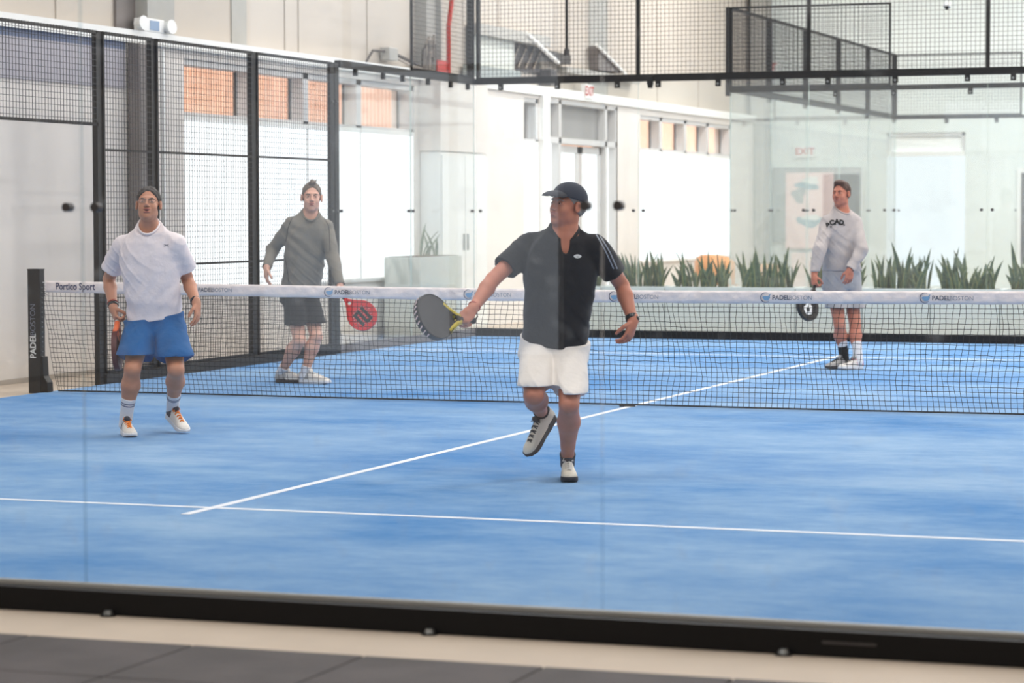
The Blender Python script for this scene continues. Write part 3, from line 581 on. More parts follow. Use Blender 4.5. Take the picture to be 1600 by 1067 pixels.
# ---------------------------------------------------------------- distance-field modelling (numpy surface nets)
class Field:
    def __init__(s, lo, hi, h):
        s.h = h; s.ax = [np.arange(a, b+h, h, dtype=np.float32) for a, b in zip(lo, hi)]
        s.d = np.full([len(a) for a in s.ax], 1.0, np.float32)
    def reg(s, lo, hi):
        sl = tuple(slice(max(0, int((l-a[0])/s.h)), max(0, min(len(a), int((h_-a[0])/s.h)+2))) for l, h_, a in zip(lo, hi, s.ax))
        X = s.ax[0][sl[0]][:,None,None]; Y = s.ax[1][sl[1]][None,:,None]; Z = s.ax[2][sl[2]][None,None,:]
        return sl, X, Y, Z
    def comb(s, sl, v, k, op):
        a = s.d[sl]
        if a.size == 0: return
        if op == 'u':
            r = np.minimum(a, v)
            if k > 0: q = np.maximum(k-np.abs(a-v), 0); r -= q*q/(4*k)
        elif op == 's':
            v = -v; r = np.maximum(a, v)
            if k > 0: q = np.maximum(k-np.abs(a-v), 0); r += q*q/(4*k)
        else: r = np.maximum(a, v)
        s.d[sl] = r
    def cone(s, A, B, ra, rb, k=.01, op='u'):
        A = np.array(A, np.float32); B = np.array(B, np.float32); R = max(ra, rb)+k+3*s.h
        sl, X, Y, Z = s.reg(np.minimum(A, B)-R, np.maximum(A, B)+R); u = B-A; L2 = float(u@u)+1e-9
        t = np.clip(((X-A[0])*u[0]+(Y-A[1])*u[1]+(Z-A[2])*u[2])/L2, 0, 1)
        d = np.sqrt((X-A[0]-t*u[0])**2+(Y-A[1]-t*u[1])**2+(Z-A[2]-t*u[2])**2)-(ra+(rb-ra)*t)
        s.comb(sl, d, k, op); return s
    def chain(s, P, r, k=.01):
        for i in range(len(P)-1): s.cone(P[i], P[i+1], r[i], r[i+1], k)
        return s
    def ell(s, c, rad, fr, k=.01, op='u', noise=None):
        c = np.array(c, np.float32); R = max(rad)+k+3*s.h; sl, X, Y, Z = s.reg(c-R, c+R); X = X-c[0]; Y = Y-c[1]; Z = Z-c[2]
        q = 0; g = 0
        for a, r in zip(fr, rad):
            p = X*a[0]+Y*a[1]+Z*a[2]; q = q+(p/r)**2; g = g+(p/(r*r))**2
        q = np.sqrt(q); d = q*(q-1)/np.sqrt(g+1e-9)
        if noise is not None: d = d+noise(X+c[0], Y+c[1], Z+c[2])
        s.comb(sl, np.maximum(d, -min(rad)), k, op); return s
    def loft(s, A, B, ra_, rb_, ts, ws, ds, offs=None, k=.01, pad=0.0, op='u', flat=2.0, capr=1.0):
        """torso-like body: cross sections of half width ws and half depth ds along A to B, right vector turning from ra_ to rb_"""
        A = np.array(A, np.float32); B = np.array(B, np.float32); u = B-A; L = float(np.linalg.norm(u)); u = u/L
        R = max(max(ws), max(ds))+pad+k+3*s.h+.04; sl, X, Y, Z = s.reg(np.minimum(A, B)-R, np.maximum(A, B)+R)
        X = X-A[0]; Y = Y-A[1]; Z = Z-A[2]; tt = (X*u[0]+Y*u[1]+Z*u[2])/L; tc = np.clip(tt, 0, 1)
        w = np.interp(tc, ts, ws).astype(np.float32)+pad; dd = np.interp(tc, ts, ds).astype(np.float32)+pad
        r0 = np.array(ra_)-u*(np.array(ra_)@u); r1 = np.array(rb_)-u*(np.array(rb_)@u); r0 /= np.linalg.norm(r0); r1 /= np.linalg.norm(r1)
        rx = [r0[i]+(r1[i]-r0[i])*tc for i in range(3)]; n = np.sqrt(rx[0]**2+rx[1]**2+rx[2]**2); rx = [q/n for q in rx]
        fx = [rx[1]*u[2]-rx[2]*u[1], rx[2]*u[0]-rx[0]*u[2], rx[0]*u[1]-rx[1]*u[0]]      # right x up = forward... sign fixed by caller
        px = X*rx[0]+Y*rx[1]+Z*rx[2]; pf = X*fx[0]+Y*fx[1]+Z*fx[2]
        if offs is not None: pf = pf+np.interp(tc, ts, offs).astype(np.float32)
        q = (np.abs(px/w)**flat+np.abs(pf/dd)**flat)**(1/flat); d = (q-1)*np.minimum(w, dd)
        ax = np.maximum(np.abs(tt-.5)-.5, 0)*L
        d = np.where(ax > 0, np.sqrt(np.maximum(d+.03, 0)**2+(ax*capr)**2)-.03, d).astype(np.float32)
        s.comb(sl, d, k, op); return s
    def plane(s, p, n, c=None, R=None, soft=0):
        """keep the side n points away from; limited to a ball of radius R about c"""
        p = np.array(p, np.float32); n = np.array(n, np.float32); n = n/np.linalg.norm(n)
        if c is None: lo = [a[0] for a in s.ax]; hi = [a[-1] for a in s.ax]
        else: lo = np.array(c)-R; hi = np.array(c)+R
        sl, X, Y, Z = s.reg(lo, hi); d = (X-p[0])*n[0]+(Y-p[1])*n[1]+(Z-p[2])*n[2]
        if c is not None:
            b = np.sqrt((X-c[0])**2+(Y-c[1])**2+(Z-c[2])**2)-R; d = np.minimum(d, -b)
        s.comb(sl, d, 0, 'i'); return s
    def noise(s, fn, c=None, R=None):
        lo, hi = ([a[0] for a in s.ax], [a[-1] for a in s.ax]) if c is None else (np.array(c)-R, np.array(c)+R)
        sl, X, Y, Z = s.reg(lo, hi); s.d[sl] += fn(X, Y, Z); return s
    def mesh(s):
        h = s.h; d = s.d; d[0] = d[-1] = 1; d[:,0] = d[:,-1] = 1; d[:,:,0] = d[:,:,-1] = 1
        I = d < 0; cnt = np.zeros([n-1 for n in d.shape], np.int8)
        cs = [(i,j,k) for i in (0,1) for j in (0,1) for k in (0,1)]
        sh = d.shape; V = lambda a, c: a[c[0]:sh[0]-1+c[0], c[1]:sh[1]-1+c[1], c[2]:sh[2]-1+c[2]]
        for c in cs: cnt += V(I, c)
        act = (cnt > 0) & (cnt < 8); idx = np.argwhere(act); ids = np.full(act.shape, -1, np.int32); ids[act] = np.arange(len(idx))
        val = {c: d[idx[:,0]+c[0], idx[:,1]+c[1], idx[:,2]+c[2]] for c in cs}; acc = np.zeros((len(idx),3)); num = np.zeros(len(idx))
        for c in cs:
            for ax in range(3):
                if c[ax]: continue
                e = list(c); e[ax] = 1; e = tuple(e); a, b = val[c], val[e]; x = (a < 0) != (b < 0)
                t = np.where(x, a/np.where(x, a-b, 1), 0)
                for q in range(3): acc[:,q] += np.where(x, c[q]+(t if q == ax else 0), 0)
                num += x
        pos = (idx+acc/num[:,None])*h+np.array([a[0] for a in s.ax])
        F = []
        for ax in range(3):
            sl0 = [slice(None)]*3; sl1 = [slice(None)]*3; sl0[ax] = slice(0,-1); sl1[ax] = slice(1,None)
            x = I[tuple(sl0)] != I[tuple(sl1)]; ij = np.argwhere(x); ins = I[tuple(sl0)][x]
            o1, o2 = [(1,2),(2,0),(0,1)][ax]
            def cell(a, b): q = ij.copy(); q[:,o1] -= a; q[:,o2] -= b; return ids[q[:,0], q[:,1], q[:,2]]
            quad = np.stack([cell(1,1), cell(0,1), cell(0,0), cell(1,0)], 1); quad[~ins] = quad[~ins][:,::-1]; F.append(quad)
        return pos, np.concatenate(F)
    def obj(s, name, m, parent=None, smooth_it=2, xf=None, decimate=0):
        v, f = s.mesh()
        if smooth_it:
            e = np.concatenate([f[:,[0,1]], f[:,[1,2]], f[:,[2,3]], f[:,[3,0]]]); n = np.bincount(e.ravel(), minlength=len(v))
            for it in range(smooth_it):
                acc = np.stack([np.bincount(e[:,0], v[e[:,1],q], len(v))+np.bincount(e[:,1], v[e[:,0],q], len(v)) for q in range(3)], 1)
                v = v+(acc/n[:,None]-v)*(.5 if it % 2 == 0 else .3)
        if xf is not None: o_, fr = xf; v = o_+v[:,:1]*fr[0]+v[:,1:2]*fr[1]+v[:,2:]*fr[2]
        me = bpy.data.meshes.new(name); me.vertices.add(len(v)); me.vertices.foreach_set('co', v.astype(np.float32).ravel())
        me.loops.add(len(f)*4); me.loops.foreach_set('vertex_index', f.astype(np.int32).ravel()); me.polygons.add(len(f))
        me.polygons.foreach_set('loop_start', np.arange(0, len(f)*4, 4, dtype=np.int32)); me.polygons.foreach_set('loop_total', np.full(len(f), 4, np.int32))
        me.polygons.foreach_set('use_smooth', np.ones(len(f), bool)); me.materials.append(M[m] if isinstance(m, str) else m); me.update(calc_edges=True)
        return link(name, me, parent)
def nrm(v): v = np.array(v, float); return v/np.linalg.norm(v)
def frame(f, u):
    """right, forward, up from a forward and an up hint"""
    f = nrm(f); r = nrm(np.cross(f, u)); return r, f, np.cross(r, f)
def cv(x, y, z): return RT*x+UP*y-FW*z          # image right, image up, towards the camera
def bone(P, u, v, L, near=True):
    """point seen at u, v that lies L from P, on the near or the far side"""
    d = RT*(u-800)/FPX+UP*(533.5-v)/FPX+FW; d = d/np.linalg.norm(d); w = P-EYE; b = d@w; h2 = w@w-b*b
    return EYE+d*(b+(-1 if near else 1)*math.sqrt(max(L*L-h2, 0)))
def decal(target, verts2, faces, origin, ax, ay, dr, m, name, parent, lift=.002):
    """drape a flat shape on a surface by casting it along dr"""
    me = target.data; n = len(me.vertices); co = np.empty(n*3, np.float32); me.vertices.foreach_get('co', co); co = co.reshape(-1,3)+np.array(world_loc(target), np.float32)
    lp = np.empty(len(me.loops), np.int32); me.loops.foreach_get('vertex_index', lp)
    lo = co.min(0); c0 = np.array(origin); R = max(np.abs(np.array(verts2)).max(), .02)+.06
    quad = lp.reshape(-1,4); keep = (np.linalg.norm(co[quad[:,0]]-c0, axis=1) < R+.25); quad = quad[keep]
    bv = BVHTree.FromPolygons([tuple(c) for c in co.tolist()], quad.tolist()); out = []
    dr = nrm(dr)
    for a, b in verts2:
        p = c0+np.array(ax)*a+np.array(ay)*b-dr*.3; hit = bv.ray_cast(Vector(p), Vector(dr), 1.0)
        if hit[0] is None: hit = bv.find_nearest(Vector(p+dr*.3))
        out.append(np.array(hit[0])-dr*lift)
    return MB().raw(out, faces, m).build(name, parent)
def strip(pts, w, n=12):
    """flat ribbon along 2-D points"""
    P = np.array(pts, float); seg = np.r_[0, np.cumsum(np.linalg.norm(np.diff(P, axis=0), axis=1))]; t = np.linspace(0, seg[-1], n*len(P)//2+2)
    Q = np.stack([np.interp(t, seg, P[:,0]), np.interp(t, seg, P[:,1])], 1); T = np.gradient(Q, axis=0); T /= np.linalg.norm(T, axis=1)[:,None]; Nn = np.stack([-T[:,1], T[:,0]], 1)
    V = [tuple(q) for a, b in zip(Q-Nn*w/2, Q+Nn*w/2) for q in (a, b)]
    return V, [(2*i, 2*i+1, 2*i+3, 2*i+2) for i in range(len(Q)-1)]
# ---------------------------------------------------------------- cloth, skin and kit materials
M['skin1'] = mat('skin1', (192,134,106), .5, sub=.12, var=.06, vscale=14); M['skin3'] = mat('skin3', (190,122,98), .5, sub=.12, var=.08, vscale=12)
M['skin2'] = mat('skin2', (212,162,140), .5, sub=.12, var=.05, vscale=14); M['skin4'] = mat('skin4', (194,122,98), .5, sub=.12, var=.07, vscale=14)
M['lips'] = mat('lips', (168,92,84), .45); M['mouth'] = mat('mouth', (70,32,30), .6); M['eyewhite'] = mat('eyewhite', (196,182,174), .3); M['iris'] = mat('iris', (46,34,28), .2)
M['hair1'] = mat('hair1', (42,33,29), .6, bump=.6, bscale=120, var=.2, vscale=60); M['hair2'] = mat('hair2', (104,90,78), .6, bump=.6, bscale=120, var=.2, vscale=60)
M['hair3'] = mat('hair3', (150,142,134), .7, bump=.5, bscale=150, var=.15, vscale=60); M['hair4'] = mat('hair4', (76,48,36), .55, bump=.6, bscale=120, var=.25, vscale=60)
def cloth(name, c, **k): k.setdefault('bump', .8); k.setdefault('bscale', 11); k.setdefault('bdist', .016); return mat(name, c, .85, spec=.15, sheen=.1, var=k.pop('var', .03), vscale=5, **k)
M['tee'] = cloth('tee', (234,224,226)); M['blueshort'] = cloth('blueshort', (30,92,150), var=.08); M['greyls'] = cloth('greyls', (122,117,108), var=.1); M['blackshort'] = cloth('blackshort', (34,34,37))
M['polo'] = cloth('polo', (34,35,40)); M['poloseam'] = mat('poloseam', (14,14,17), .7); M['whiteshort'] = cloth('whiteshort', (238,232,226)); M['sweat'] = cloth('sweat', (184,175,172), var=.06); M['greyshort'] = cloth('greyshort', (168,166,168), var=.08)
M['cap'] = mat('cap', (46,52,66), .8); M['capdark'] = mat('capdark', (36,40,50), .8)
M['sock'] = mat('sock', (230,228,230), .9, bump=.4, bscale=90); M['sockblack'] = mat('sockblack', (28,28,30), .9); M['sockband'] = mat('sockband', (44,60,104), .9)
M['shoewhite'] = mat('shoewhite', (226,220,212), .55, bump=.15, bscale=90); M['shoecream'] = mat('shoecream', (212,206,192), .6, bump=.15, bscale=90); M['shoenavy'] = mat('shoenavy', (30,36,54), .6); M['soledark'] = mat('soledark', (46,46,52), .7); M['solewhite'] = mat('solewhite', (226,226,228), .6)
M['shoegrey'] = mat('shoegrey', (170,168,166), .6, bump=.15, bscale=90); M['lacesorange'] = mat('lacesorange', (238,128,30), .7); M['lacesdark'] = mat('lacesdark', (66,66,70), .7); M['laceswhite'] = mat('laceswhite', (214,212,208), .7)
M['watchblack'] = mat('watchblack', (24,26,32), .3); M['bandred'] = mat('bandred', (150,40,34), .6); M['glassesframe'] = mat('glassesframe', (120,100,92), .3); M['lensglass'] = glass('lensglass', (.97,.97,.98), .0, 0, .12)
M['racketdark'] = mat('racketdark', (58,58,60), .5, var=.2, vscale=30); M['racketblack'] = mat('racketblack', (24,24,26), .4); M['racketyellow'] = mat('racketyellow', (196,178,72), .45); M['racketred'] = mat('racketred', (206,40,44), .45)
M['racketorange'] = mat('racketorange', (232,110,60), .45); M['racketmaroon'] = mat('racketmaroon', (84,34,36), .5); M['grip'] = mat('grip', (30,30,32), .8, bump=.4, bscale=80); M['gripwhite'] = mat('gripwhite', (226,222,220), .8)
# ---------------------------------------------------------------- body builders
def wr(seed, amp=.004, kx=70., kz=45.):
    a, b, c = seed*1.7, seed*2.3, seed*.9; amp = amp*1.35
    def fn(X, Y, Z):
        rid = (1-np.abs(np.sin(.5*kz*Z+.32*kx*X+1.9*np.sin(9*X+b+5*Z)+1.5*np.sin(8*Y+a))))**3*(.5+.5*np.sin(7*Z-5*X+c))
        return -.9*amp*rid.astype(np.float32)+(amp*np.sin(kz*Z+kx*.35*X+2.2*np.sin(11*X+a+7*Z)+1.7*np.sin(13*Y+b)+c)*(.3+.3*np.sin(9*Z+6*X+b))+.3*amp*np.sin(kx*X-.6*kz*Z+1.5*np.sin(17*Z+a))).astype(np.float32)
    return fn
def head_prims(F, c, fr, sc=1.0, mouth_open=.0):
    r, f, u = fr; P = lambda x, y, z: c+(r*x+f*y+u*z)*sc
    E_ = lambda x, y, z, a, b, d, k=.012, op='u': F.ell(P(x,y,z), (a*sc,b*sc,d*sc), fr, k, op)
    E_(0,-.018,.040,.074,.094,.080); E_(0,.028,-.030,.060,.062,.078,.03); E_(0,.038,-.075,.046,.046,.038,.025); E_(0,.072,-.099,.020,.017,.017,.018)
    for s_ in (-1,1): E_(s_*.036,.055,-.032,.022,.026,.024,.02); E_(s_*.046,.0,-.062,.015,.03,.028,.02)
    E_(0,.074,.026,.048,.017,.013,.014)
    for s_ in (-1,1): E_(s_*.031,.098,.002,.019,.016,.012,.010,'s')
    for s_ in (-1,1): E_(s_*.031,.074,.001,.017,.013,.014,.004)
    F.cone(P(0,.083,.014), P(0,.108,-.025), .0075*sc, .0112*sc, .010); 
    for s_ in (-1,1): E_(s_*.0125,.099,-.032,.0085,.011,.0075,.006)
    E_(0,.088,-.052,.027,.013,.008,.008); E_(0,.087,-.068,.024,.012,.008,.008)
    E_(0,.108,-.060,.02+.002*mouth_open,.012+.008*mouth_open,.0028+.0075*mouth_open,.004,'s')
    for s_ in (-1,1):
        E_(s_*.081,-.008,-.002,.011,.020,.033,.005); E_(s_*.091,-.002,-.002,.007,.011,.019,.004,'s')
def head_parts(par, c, fr, hair, sc=1.0, mouth_open=0, cap=False, hairfn=None, brow='hair1'):
    r, f, u = fr; P = lambda x, y, z: c+(r*x+f*y+u*z)*sc
    for s_ in (-1,1):
        F = Field(P(s_*.031,.0845,.001)-.022, P(s_*.031,.0845,.001)+.022, .002); F.ell(P(s_*.031,.0785,.001), (.0122*sc,.0105*sc,.0050*sc), fr, 0)
        e = F.obj('eye', 'eyewhite', par, 1); F = Field(P(s_*.031,.088,.001)-.014, P(s_*.031,.088,.001)+.014, .0015); F.ell(P(s_*.031,.0865,.0015), (.0058*sc,.0036*sc,.0052*sc), fr, 0); F.obj('iris', 'iris', e, 1)
        q = P(s_*.031,.088,.021); F = Field(q-.04, q+.04, .003); F.chain([P(s_*.016,.093,.017), P(s_*.034,.090,.0235), P(s_*.050,.076,.019)], [.0045*sc,.0045*sc,.0025*sc], .002); F.obj('eyebrow', brow, par, 1)
    q = P(0,.095,-.06); F = Field(q-.045, q+.045, .0025)
    F.ell(P(0,.0915,-.0515-.001*mouth_open), (.025*sc,.0115*sc,.0052*sc), fr, .002); F.ell(P(0,.0905,-.0665-.006*mouth_open), (.021*sc,.0115*sc,.0055*sc), fr, .002); F.obj('lips', 'lips', par, 1)
    if mouth_open: F = Field(q-.03, q+.03, .0025); F.ell(P(0,.088,-.060), (.018*sc,.010*sc,(.003+.005*mouth_open)*sc), fr, 0); F.obj('mouth_opening', 'mouth', par, 1)
    F = Field(c-.15, c+.16, .003)
    nz_ = lambda X, Y, Z: (.0022*np.sin(230*X+40*Z+2*np.sin(60*Y))+.0018*np.sin(190*Y+90*Z)).astype(np.float32)
    F.ell(P(0,-.022,.040), (.081*sc,.101*sc,.090*sc), fr, 0, noise=nz_)
    F.ell(P(0,-.042,-.002), (.072*sc,.070*sc,.055*sc), fr, .02, noise=nz_)
    if hairfn: hairfn(F, P, fr)
    F.ell(P(0,.105,-.012), (.070*sc,.088*sc,.100*sc), fr, .006, 's'); 
    for s_ in (-1,1): F.ell(P(s_*.085,.032,-.055), (.03*sc,.045*sc,.05*sc), fr, .004, 's'); F.ell(P(s_*.09,-.002,-.004), (.03*sc,.026*sc,.038*sc), fr, .004, 's')
    F.plane(P(0,0,-.052), -u); F.plane(P(0,0,-.002), -u*.72+f*.69)
    F.obj('hair', hair, par, 2)
    return P
def hand(F, wpt, d, n, side, curl=.6, spread=.10, thumb=.5, sc=1.0):
    """wrist, direction to the knuckles, palm normal, thumb direction"""
    d = nrm(d); n = nrm(np.array(n)-d*(np.array(n)@d)); s_ = nrm(np.cross(d, n)); s_ = s_ if s_@np.array(side) > 0 else -s_
    pc_ = wpt+d*.048*sc; F.ell(pc_, (.042*sc,.055*sc,.017*sc), (s_,d,n), .012); F.cone(wpt-d*.02, wpt+d*.03*sc, .027*sc, .026*sc, .014)
    for j, (o, L, rr) in enumerate(((.030,.075,.0095),(.010,.083,.0098),(-.011,.077,.0092),(-.030,.060,.0082))):
        b = wpt+(d*.085+s_*o)*sc-d*.004*abs(j-1)*sc; a = 0; p = b; dd = nrm(d+s_*spread*o/.03)
        F.cone(wpt+d*.03*sc+s_*o*.6*sc, b, .011*sc, rr*1.05*sc, .006)
        for q, (fl, c1) in enumerate(((.45,.8),(.31,1.1),(.24,.8))):
            a += curl*c1*(1+.06*j); v = dd*math.cos(a)+n*math.sin(a); p2 = p+v*L*fl*sc; F.cone(p, p2, rr*(1-.1*q)*sc, rr*(.92-.1*q)*sc, .003); p = p2
    p0 = wpt+(d*.022+s_*.026)*sc; p1 = p0+nrm(d*.65+s_*.62+n*.35*thumb*2)*.040*sc; p2 = p1+nrm(d*.75+s_*(.35-.5*thumb)+n*(.2+thumb))*.032*sc; p3 = p2+nrm(d*.75+s_*(.2-.7*thumb)+n*(.2+thumb))*.025*sc
    F.chain([p0,p1,p2,p3], [.014*sc,.0115*sc,.0105*sc,.0085*sc], .005)
SH_Y = [0,.03,.08,.15,.21,.26,.29,.30]
def shoe(par, heel, fw, up, up_m, sole_m, lace_m, sc=1.0, collar=None, heel_m=None):
    """shoe standing at its heel point; fw toe direction, up away from the sole"""
    fr = frame(fw, up); X0 = [.0,.026,.033,.036,.043,.046,.036,.001]
    xf = (np.array(heel), fr)
    def wid(Y, g): return np.interp(Y, [a*sc for a in SH_Y], [max(a+g, .001)*sc for a in X0]).astype(np.float32)
    F = Field((-.065,-.02,-.01), (.065,.33*sc,.16), .0035); sl, X, Y, Z = F.reg((-1,-1,-1),(1,1,1))
    toe = .012*np.clip((Y/sc-.24)/.06, 0, 1)
    out = np.interp(Y, [-.02,-.004,.0,.02,.08,.15,.21,.26,.29,.305,.33], [.0005,.0005,.012,.034,.037,.038,.046,.047,.034,.0005,.0005]).astype(np.float32)
    rim = np.abs(X)-out*sc; rim = rim*.7; F.d = np.maximum(np.maximum(rim, Z-.030-.006*(Y < .1)), toe-Z)+0*X; F.d = F.d.astype(np.float32)
    root = F.obj('shoe', sole_m, par, 2, xf)       # the sole carries the upper
    root.name = 'shoe'
    F = Field((-.065,-.02,-.01), (.065,.33*sc,.17), .0035); sl, X, Y, Z = F.reg((-1,-1,-1),(1,1,1))
    hh = np.interp(Y, [-.01,0,.04,.09,.13,.18,.23,.27,.295,.31], [.02,.088,.100,.098,.092,.074,.058,.050,.036,.012]).astype(np.float32)*sc
    ww = np.interp(Y, [-.012,.002,.03,.08,.15,.21,.26,.285,.30], [.002,.022,.033,.035,.037,.043,.043,.030,.002]).astype(np.float32)*sc
    zz = np.maximum(Z-.024, 0); q = np.sqrt((np.abs(X)/ww)**2.4+(zz/(hh-.022))**2.6); d = (q-1)*np.minimum(ww, .03)
    d = np.maximum(d, .022-Z); F.d = d.astype(np.float32)
    F.ell((0,.055*sc,.115*sc), (.026*sc,.042*sc,.05*sc), np.eye(3), .006, 's')
    upo = F.obj('upper', up_m, root, 2, xf)
    r_, f_, u_ = fr; P = lambda x, y, z: np.array(heel)+(r_*x+f_*y+u_*z)*sc
    mb = MB()
    for i in range(5):
        y = .115+.026*i; z = np.interp(y, [.09,.13,.18,.23], [.100,.094,.077,.062]); w = .021-.001*i
        mb.tube([P(-w,y,z-.010), P(-w*.4,y+.006,z+.003), P(w*.4,y+.004,z+.003), P(w,y+.012,z-.012)], .0045, lace_m, 6); mb.tube([P(w,y,z-.010), P(0,y+.008,z+.004), P(-w,y+.014,z-.012)], .004, lace_m, 6)
    mb.tube([P(0,.11,.104), P(.02,.105,.118), P(.03,.125,.10), P(.006,.12,.10)], .003, lace_m, 6).tube([P(0,.11,.104), P(-.02,.10,.116), P(-.028,.12,.10), P(-.006,.12,.10)], .003, lace_m, 6)
    mb.build('laces', root, smooth=True)
    if collar:
        F = Field((-.05,-.02,.04), (.05,.14,.16), .0035); F.ell((0,.05*sc,.088*sc), (.036*sc,.052*sc,.022*sc), np.eye(3), 0); F.ell((0,.112*sc,.105*sc), (.024*sc,.016*sc,.024*sc), np.eye(3), .01)
        F.ell((0,.052*sc,.11*sc), (.025*sc,.040*sc,.045*sc), np.eye(3), .004, 's'); F.obj('collar', collar, root, 2, xf)
    if heel_m:
        me = upo.data; me.materials.append(M[heel_m]); n = len(me.vertices); co = np.empty(n*3, np.float32); me.vertices.foreach_get('co', co); lv = (co.reshape(-1,3)-np.array(heel))@np.stack([r_, f_, u_], 1)
        q4 = np.empty(len(me.loops), np.int32); me.loops.foreach_get('vertex_index', q4); c4_ = lv[q4.reshape(-1,4)].mean(1)
        me.polygons.foreach_set('material_index', ((c4_[:,1]+.45*np.abs(c4_[:,2]-.06) < .105) | (c4_[:,2] > .088)).astype(np.int32))
    return P(0,.055,.10), fr
def sock(par, ank, kn, L, r0, m, band=None):
    d = nrm(kn-ank); F = Field(np.minimum(ank, ank+d*L)-.1, np.maximum(ank, ank+d*L)+.1, .0035)
    F.cone(ank-d*.04, ank+d*.03, r0, r0*.98, 0); F.cone(ank+d*.02, ank+d*L, r0*.98, r0*1.12, .01); F.plane(ank+d*L, d); o = F.obj('sock', m, par, 2)
    if band:
        for t in band:
            F = Field(ank+d*L*t-.06, ank+d*L*t+.06, .0028); F.cone(ank, ank+d*L, r0*.98+.0012, r0*1.12+.0012, 0); F.plane(ank+d*(L*t+.004), d); F.plane(ank+d*(L*t-.004), -d); F.obj('stripe', 'sockband', o, 0)
    return o
def band(par, name, A, B, t, w, r, m):
    d = nrm(B-A); c = A+(B-A)*t; F = Field(c-.06, c+.06, .003); F.cone(c-d*.05, c+d*.05, r, r, 0); F.plane(c+d*w/2, d); F.plane(c-d*w/2, -d); return F.obj(name, m, par, 1)
TS = [0,.10,.22,.40,.58,.74,.86,.94,1.0]
def torso(F, H, Nk, r0, r1, ws, ds, pad=0, k=.02, offs=None, t0=None): F.loft(H, Nk, r0, r1, TS, ws, ds, offs, k, pad, flat=2.3)
class Person:
    def __init__(s, name_label, pelvis, neck, hr, sr, shL, shR, head_c, head_f, head_u, ws, ds, res=.0045):
        s.root = empty('person', (float(pelvis[0]), float(pelvis[1]), 0.0), name_label, 'person')
        s.H, s.N, s.hr, s.sr, s.L, s.R = pelvis, neck, nrm(hr), nrm(sr), shL, shR; s.hc = head_c; s.hf = frame(head_f, head_u); s.ws, s.ds, s.res = ws, ds, res
        up = nrm(neck-pelvis); s.up = up; s.fwd = nrm(np.cross(s.sr, up)); s.hfwd = nrm(np.cross(s.hr, up))
    def body(s, skin, arms, legs, hands, hsc, mouth=0, neckr=.056):
        pts = [s.hc, s.N, s.H]+[p for a in arms for p in a]+[p for l in legs for p in l]
        lo = np.min(pts, 0)-.24; hi = np.max(pts, 0)+.24; lo[2] = max(lo[2], -.03); F = Field(lo, hi, s.res)
        torso(F, s.H, s.N, s.hr, s.sr, s.ws, s.ds)
        hb = s.hc-s.hf[2]*.055*hsc-s.hf[1]*.022*hsc; F.cone(s.N-s.up*.03, hb, neckr*1.08, neckr, .025)
        for q, (S, E_, W_) in enumerate(arms):
            F.cone(s.N-s.up*.03+(S-s.N)*.15, S, .038, .047, .03); F.cone(S, E_, .053, .040, .02); mid = E_+(W_-E_)*.3; F.cone(E_, mid, .039, .043, .01); F.cone(mid, W_, .043, .027, .012)
        for (Hp, K, A) in legs:
            F.cone(Hp, K, .083, .054, .03); cm = K+(A-K)*.32; fw_ = s.hfwd
            F.cone(K, cm-fw_*.012, .050, .062, .015); F.cone(cm-fw_*.012, K+(A-K)*.75, .062, .038, .015); F.cone(K+(A-K)*.7, A, .039, .035, .012)
            F.ell(K+s.hfwd*.034, (.027,.020,.034), frame(s.hfwd, nrm(Hp-A)), .02)
        for kw in hands: hand(F, **kw)
        head_prims(F, s.hc, s.hf, hsc, mouth)
        s.b = F.obj('body', skin, s.root, 2); return s.b
    def shirt(s, m, arms, sl, pad, hem_t, seed, sleeve_r=(.075,.072), neck_t=.955, name='shirt', hem_n=None, amp=.0035, cuff=False, nr=.072, flare=.012, ndip=.0, vneck=False, tilt=.62):
        up = s.up; pts = [s.H+up*(hem_t*np.linalg.norm(s.N-s.H)), s.N]+[p for a in arms for p in a]
        F = Field(np.min(pts, 0)-.25, np.max(pts, 0)+.25, .0048); L = np.linalg.norm(s.N-s.H)
        ws = list(s.ws); ds = list(s.ds); ws[0] += flare; ds[0] += flare
        A = s.H+up*(hem_t*L-.02); B = s.N
        ts2 = [0]+[ (t-hem_t)/(1-hem_t) for t in TS if t > hem_t+.03]; w2 = [np.interp(hem_t, TS, s.ws)+flare]+[w for t, w in zip(TS, s.ws) if t > hem_t+.03]; d2 = [np.interp(hem_t, TS, s.ds)+flare]+[w for t, w in zip(TS, s.ds) if t > hem_t+.03]
        F.loft(A-up*.03, B, s.hr, s.sr, ts2, w2, d2, None, 0, pad, flat=2.4)
        for (S, E_, W_) in arms:
            F.cone(s.N-up*.03+(S-s.N)*.12, S-(S-s.N)*.10+up*.004, .038+pad*.4, .048+pad*.5, .03)
            if sl < 1: e2 = S+(E_-S)*(sl+.15); F.cone(S, e2, sleeve_r[0], sleeve_r[1], .03)
            else: F.cone(S, E_, sleeve_r[0], sleeve_r[1], .03); F.cone(E_, E_+(W_-E_)*1.0, sleeve_r[1], sleeve_r[2], .02)
        F.noise(wr(seed, amp))
        if cuff:
            for (S, E_, W_) in arms: d = nrm(W_-E_); F.cone(W_-d*.055, W_-d*.01, .039, .037, .008)
        for (S, E_, W_) in arms:
            if sl < 1:
                d = nrm(E_-S); p = S+(E_-S)*sl; rr_ = sleeve_r[0]+(sleeve_r[1]-sleeve_r[0])*sl/(sl+.15)-.017; F.plane(p, d, p+d*.12, .13); F.cone(p+d*.035, p+d*.09, rr_-.001, rr_, .0, 's')
            else: d = nrm(W_-E_); p = W_-d*.004; F.plane(p, d, p+d*.07, .075)
        hn = -up if hem_n is None else nrm(hem_n); hp = s.H+up*hem_t*L; F.plane(hp, hn); s.hem = (hp, hn)
